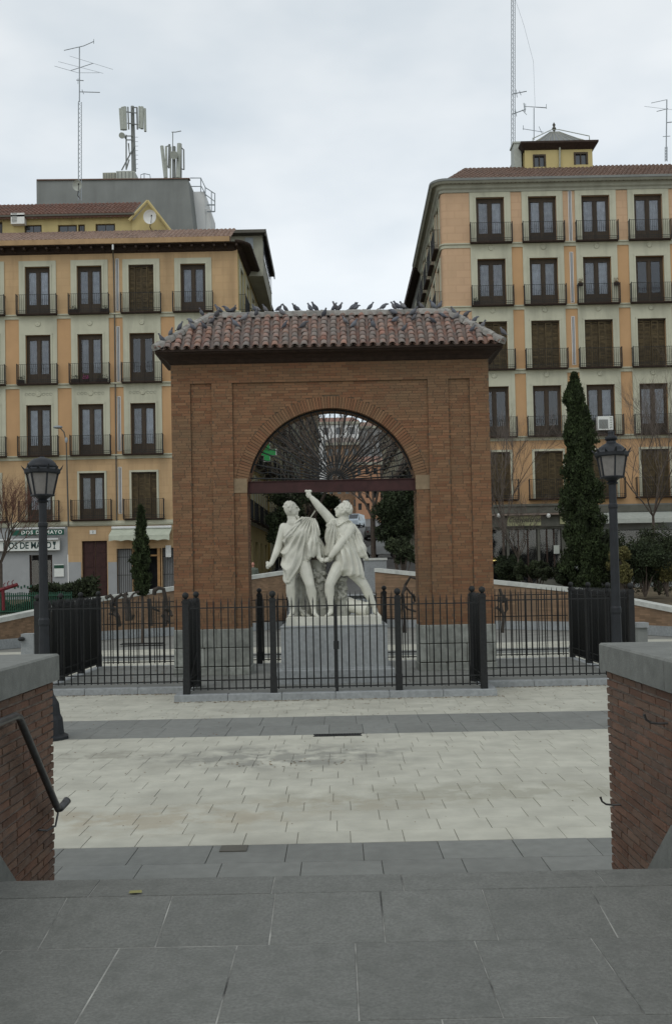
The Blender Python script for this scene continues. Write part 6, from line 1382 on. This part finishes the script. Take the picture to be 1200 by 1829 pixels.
for x_, y_ in ((8, 1050), (15, 1047), (23, 1045)): mk('hook', MB().tube([P(x_, y_, 37.9), P(x_-1, y_-6, 37.9), P(x_+2, y_-9, 37.9)], .018, 5), M_red, t)
mk('post', MB().tube([P(6, 1052, 38), P(7, 1090, 38)], .06, 6), M_red, t)
# gnarled bare weeping shrubs against the retaining walls
def gnarl(label, D, curves, cat='shrub'):
    t = thing('weeping_shrub', label, cat, tuple(P(curves[0][0][0][0], 1140, D)))
    for pts, w in curves:
        pp = [P(x_, y_, D)+Vector((0, random.uniform(-.12, .12), 0)) for x_, y_ in pts]; rr = [w*random.uniform(.7, 1.25)*(1-.35*i/len(pts)) for i in range(len(pts))]
        mk('branch', MB().tube(pp, rr, 7), M_dbark, t)
gnarl('gnarled bare weeping shrub left of the small cypress', 33, [([(213, 1118), (212, 1100), (204, 1092), (200, 1080), (203, 1070), (198, 1064), (190, 1068)], .09), ([(203, 1082), (208, 1068), (218, 1062), (224, 1066)], .06), ([(232, 1108), (230, 1090), (226, 1072), (223, 1062), (228, 1060)], .10), ([(230, 1085), (232, 1072), (238, 1060), (248, 1057)], .05), ([(234, 1102), (238, 1104), (240, 1098)], .05), ([(196, 1096), (204, 1098), (210, 1104)], .045)])
gnarl('gnarled bare weeping shrub right of the small cypress', 33, [([(296, 1118), (297, 1090), (296, 1070), (293, 1052), (285, 1050), (278, 1053), (276, 1062)], .09), ([(270, 1118), (269, 1090), (266, 1070)], .08), ([(270, 1084), (278, 1088), (284, 1092)], .045), ([(290, 1098), (296, 1106), (302, 1110), (300, 1100)], .05), ([(296, 1086), (304, 1092), (308, 1100)], .05)])
gnarl('gnarled thorny shrub in the arch opening right of the statue', 30, [([(722, 1130), (722, 1095), (719, 1080), (718, 1062), (724, 1045), (732, 1031), (744, 1034)], .05), ([(717, 1062), (726, 1050), (732, 1058), (740, 1066)], .035), ([(720, 1080), (728, 1088), (742, 1092)], .045), ([(712, 1120), (714, 1090), (710, 1068)], .05), ([(738, 1062), (741, 1074), (734, 1080)], .035)])
gnarl('gnarled thorny shrub just right of the brick arch', 31, [([(897, 1130), (898, 1100), (893, 1080), (896, 1065), (892, 1052)], .06), ([(886, 1084), (894, 1092), (900, 1100)], .045), ([(898, 1100), (906, 1088), (904, 1068)], .035), ([(890, 1070), (898, 1074), (900, 1062)], .07)])
t = thing('stone_spout_block', 'small granite block with a dark spout at the foot of the left wall', 'stone block', tuple(P(48, 1150, 30)))
a, c = P(38, 1156, 31), P(60, 1132, 31); mk('block', MB().box((a.x, 31, 0), (c.x, 31.5, c.z)), M_gran, t); mk('spout', MB().ell((a.x+.05, 30.9, c.z-.15), (.1, .16, .07)), M_iron, t)
t = thing('stone_bench', 'low dark stone bench at the foot of the right wall', 'bench', tuple(P(1148, 1125, 31)))
a, c = P(1137, 1130, 31), P(1158, 1112, 31); mk('seat', MB().box((a.x, 31, c.z-.15), (c.x, 31.5, c.z)), M_gran, t); mk('leg', MB().box((a.x+.05, 31.1, 0), (c.x-.02, 31.4, c.z-.152)), M_block, t)
# ------------------------------------------------------------------ vehicles and a person
def car(label, x, y, z, rz, m, van=False, s=1.0):
    t = thing('parked_van' if van else 'parked_car', label, 'van' if van else 'car', (x, y, z)); M = T(x, y, z, rz, s)
    L, W = 4.3, .86
    if van: side = [(-2.3, .35), (-2.3, 1.0), (-2.1, 1.95), (1.2, 2.0), (1.9, 1.2), (2.3, .95), (2.35, .35)]; H = 2.0
    else: side = [(-2.1, .35), (-2.13, .85), (-2.0, 1.0), (-1.75, 1.5), (.3, 1.55), (1.05, 1.02), (1.95, .85), (2.1, .35)]; H = 1.5
    q = MB(); rings = []
    for yy, k in ((-W, .0), (-W*.98, .0), (W*.98, 0), (W, 0)):
        rings.append([M @ Vector((a, yy*(1-(.14 if b_ > 1.05 else 0)), b_)) for a, b_ in side])
    q.loft(rings); mk('body', q, m, t)
    z0 = 1.02; zt_ = 1.78 if van else 1.42
    for sy in (-1, 1):
        for a0_, a1_ in (((-1.9, -.4), (-.3, .9)) if not van else ((.2, 1.25),)):
            w = MB(); yy0, yy1 = sy*W*.985, sy*W*.862
            w.add([M @ Vector(v) for v in ((a0_, yy0, z0), (a1_, yy0, z0), (a1_-.25, yy1+sy*.012, zt_), (a0_+.1, yy1+sy*.012, zt_))], [(0, 1, 2, 3)]); mk('window', w, M_cglass, t, fix=False)
    for xa, xb, za, zb2 in (((-2.02, -1.80, 1.02, 1.42), (.42, 1.0, 1.45, 1.06)) if not van else ((-2.31, -2.14, 1.15, 1.8), (1.3, 1.86, 1.9, 1.25))):
        off = -.02 if xa < 0 else .02; w = MB(); w.add([M @ Vector(v) for v in ((xa+off, -W*.78, za), (xa+off, W*.78, za), (xb+off, W*.74, zb2), (xb+off, -W*.74, zb2))], [(0, 1, 2, 3)]); mk('windscreen', w, M_cglass, t, fix=False)
    for xw in (-1.35, 1.35):
        for sy in (-1, 1):
            c = Vector((xw, sy*(W-.08), .32)); wq = MB(); wq.loft([[M @ (c+Vector((.32*math.cos(a), d, .32*math.sin(a)))) for a in [2*math.pi*k/14 for k in range(14)]] for d in (-.1, .1)]); mk('wheel', wq, M_tyre, t)
    for sy in (-1, 1):
        mk('tail_light', MB().box((-2.16, sy*W*.8-.1, .8), (-2.05, sy*W*.8+.1, .98), M), M_red, t); mk('headlight', MB().box((2.0, sy*W*.75-.12, .65), (2.14, sy*W*.75+.12, .8), M), M_wht, t)
    mk('bumper', MB().box((-2.2, -W*.95, .3), (-2.08, W*.95, .5), M), M_tyre, t)
    return t
p = P(682, 998, 88); car('pale hatchback parked at the street foot seen right of the statue', p.x+.2, 88, 3.87, R(150), M_car)
p = P(718, 994, 93); car('white car half hidden behind the dark trees right of the statue', p.x, 93, 4.3, R(95), M_car)
p = P(636, 930, 150); car('blue-grey van parked far up the street beside the statue head', p.x, 150, 9.7, R(-105), M_carg, True)
p = P(665, 958, 118); car('dark car parked halfway up the street by the trees', p.x, 118, 6.6, R(92), M_block)
p = P(452, 1008, 54); t = thing('person', 'bald person in a grey-green coat walking behind the wall seen left in the arch', 'person', (p.x, 54, 1.4)); px_, pz_ = p.x, 1.40
b = MB()
def cap_(b, pts, rs):
    b.tube(pts, rs, 12)
    for p_, r_ in zip(pts, rs): b.ell(p_, (r_, r_, r_), 10, 6)
V3 = lambda x_, y_, z_: Vector((px_+x_, 54+y_, pz_+z_))
b.loft([[V3(rx*math.cos(a), ry*math.sin(a), z_) for a in [2*math.pi*k/16 for k in range(16)]] for z_, rx, ry in ((.80, .17, .13), (.95, .19, .14), (1.15, .2, .14), (1.35, .23, .14), (1.43, .18, .1), (1.48, .07, .07))])
for s in (-1, 1):
    cap_(b, [V3(s*.09, 0, .86), V3(s*.10, -.05*s, .48), V3(s*.10, .02*s, .08)], [.095, .065, .045]); b.tube([V3(s*.10, .04, .04), V3(s*.11, -.16, .03)], [.05, .04], 8)
    cap_(b, [V3(s*.22, 0, 1.38), V3(s*.27, .02, 1.1), V3(s*.24, -.08, .86)], [.065, .05, .035])
    for k in range(4): b.tube([V3(s*.24, -.10+.02*k, .85), V3(s*.235, -.12+.02*k, .76)], .011, 5)
    b.tube([V3(s*.22, -.12, .84), V3(s*.2, -.14, .79)], .012, 5)
me = remesh(b, .016, 2); me.materials.append(M_coat); body = put('body', me, t)
b = MB(); b.tube([V3(0, 0, 1.45), V3(0, -.01, 1.56)], .055, 10); b.ell(V3(0, -.01, 1.64), (.078, .098, .115), 14, 10); b.ell(V3(0, -.11, 1.625), (.015, .02, .025)); 
for s in (-1, 1): b.ell(V3(s*.08, 0, 1.635), (.012, .02, .03), 8, 6); b.ell(V3(s*.03, -.098, 1.655), (.012, .008, .008), 6, 4)
mk('head', b, M_skin, t, smooth=True)
# ------------------------------------------------------------------ pigeons on the arch roof
def pigeon_mesh(k):
    q = MB(); rnd = random.Random(k); up = (.55, .35, .75, .15)[k]
    # body along +x, built from rings
    prof_ = [(-.105, .015, .022, 0), (-.085, .032, .028, .01), (-.05, .05, .045, .028), (-.01, .060, .060, .04), (.035, .056, .060, .055), (.068, .04, .045, .08), (.085, .026, .028, .10)]
    Rm = Matrix.Rotation(-up*.5, 3, 'Y'); q.loft([[Rm @ Vector((x_, w*math.cos(a), z_+h*math.sin(a))) for a in [2*math.pi*j/10 for j in range(10)]] for x_, w, h, z_ in prof_])
    nk = Rm @ Vector((.08, 0, .10)); hd = nk+Vector((.022 if k != 3 else .04, 0, .045 if k != 3 else .0)); q.tube([nk-Vector((.01, 0, .01)), hd], [.027, .021], 8); q.ell(hd, (.026, .021, .022), 8, 6); q.tube([hd+Vector((.02, 0, 0)), hd+Vector((.045, 0, -.008))], [.008, .002], 5)
    for s in (-1, 1): q.tube([Vector((-.01, s*.02, -.0)), Vector((.0, s*.022, -.055))], .005, 4)
    tl = Rm @ Vector((-.10, 0, 0)); tl2 = Rm @ Vector((-.165, 0, -.01)); q.loft([[tl+Vector((0, s*.02, d)) for s, d in ((-1, .006), (1, .006), (1, -.006), (-1, -.006))], [tl2+Vector((0, s*.028, d)) for s, d in ((-1, .003), (1, .003), (1, -.003), (-1, -.003))]])
    return recalc(q.mesh('pigeon', M_pig, True))
PM = [pigeon_mesh(k) for k in range(4)]
front = [(70, 250), (130, 240), (190, 205), (255, 165), (328, 140), (440, 95), (530, 75), (672, 70), (830, 65), (935, 75), (1030, 62), (495, 130), (540, 150), (690, 105), (740, 140), (610, 190), (545, 230), (685, 160), (870, 120), (850, 155), (950, 120), (870, 240), (990, 240), (1065, 105), (1070, 140), (1125, 165), (270, 250), (345, 245), (430, 165), (400, 210), (1190, 110)]
P1 = [(x/3.636+270, y/3.636+530) for x, y in front]
f2 = [(62, 65), (165, 62), (258, 60), (435, 52), (345, 92), (470, 95), (590, 92), (710, 85), (665, 105), (880, 130), (935, 145), (990, 165), (800, 150), (920, 268), (35, 115), (145, 105), (170, 120), (410, 125), (410, 155), (540, 155), (545, 190), (730, 175), (820, 180), (95, 210), (155, 235), (275, 235), (420, 205), (665, 210), (480, 260), (1120, 248)]
P1 += [(x/3.636+590, y/3.636+530) for x, y in f2]
sl_t = (ZR-ZEe)/EY; BIRDS = {}
for i, (px, py) in enumerate(P1):
    e = P(px, py, 10)-Vector((0, 0, EYE)); d = e/10
    # front slope plane: z = ZEe + (y-(ym-EY))*sl_t
    y0 = ym-EY; y = (EYE-ZEe+y0*sl_t)/(sl_t-d.z) if abs(sl_t-d.z) > 1e-6 else ym
    x = d.x*y; z = ZEe+(y-y0)*sl_t; lim = EX-(y-y0)
    on_ridge = y > ym-.12 or y < y0
    if on_ridge:
        y = ym; x = d.x*y
        if abs(x-AX) > RH: hx = abs(x-AX); y = y0+(EX-hx); x = d.x*y; z = ZEe+(y-y0)*sl_t
        else: z = ZR
    elif abs(x-AX) > lim:      # above the hip line: sits on the hip
        hx = min(abs(x-AX), EX-.05); y = y0+(EX-hx); x = d.x*y; z = ZEe+(y-y0)*sl_t; on_ridge = True
    zz_ = z+(.155 if on_ridge else .16)
    M = T(x, y, zz_, random.choice([0, math.pi])+random.uniform(-.9, .9), random.uniform(.72, .95))
    o = put('pigeon', PM[random.randrange(4)], None, M)
    BIRDS.setdefault(on_ridge, []).append((x/y, o))
ORD = 'first second third fourth fifth sixth seventh eighth ninth tenth eleventh twelfth thirteenth fourteenth fifteenth sixteenth seventeenth eighteenth nineteenth'.split()
def ordw(i):
    if i < 19: return ORD[i]
    t_ = (i+1)//10; u_ = (i+1) % 10; nm = ['', '', 'twent', 'thirt', 'fort', 'fift'][t_]
    return nm+'ieth' if u_ == 0 else nm+'y-'+ORD[u_-1]
for rid, lst in BIRDS.items():
    lst.sort(key=lambda a_: a_[0])
    for i, (_, o) in enumerate(lst):
        if rid: tag(o, 'grey pigeon on the mortared roof ridge or hip, %s from the left' % ordw(i), 'pigeon', 'pigeons on the roof ridge')
        else: tag(o, 'grey pigeon among the front roof tiles, %s from the left' % ordw(i), 'pigeon', 'pigeons among the roof tiles')
print('objects', len(bpy.data.objects))
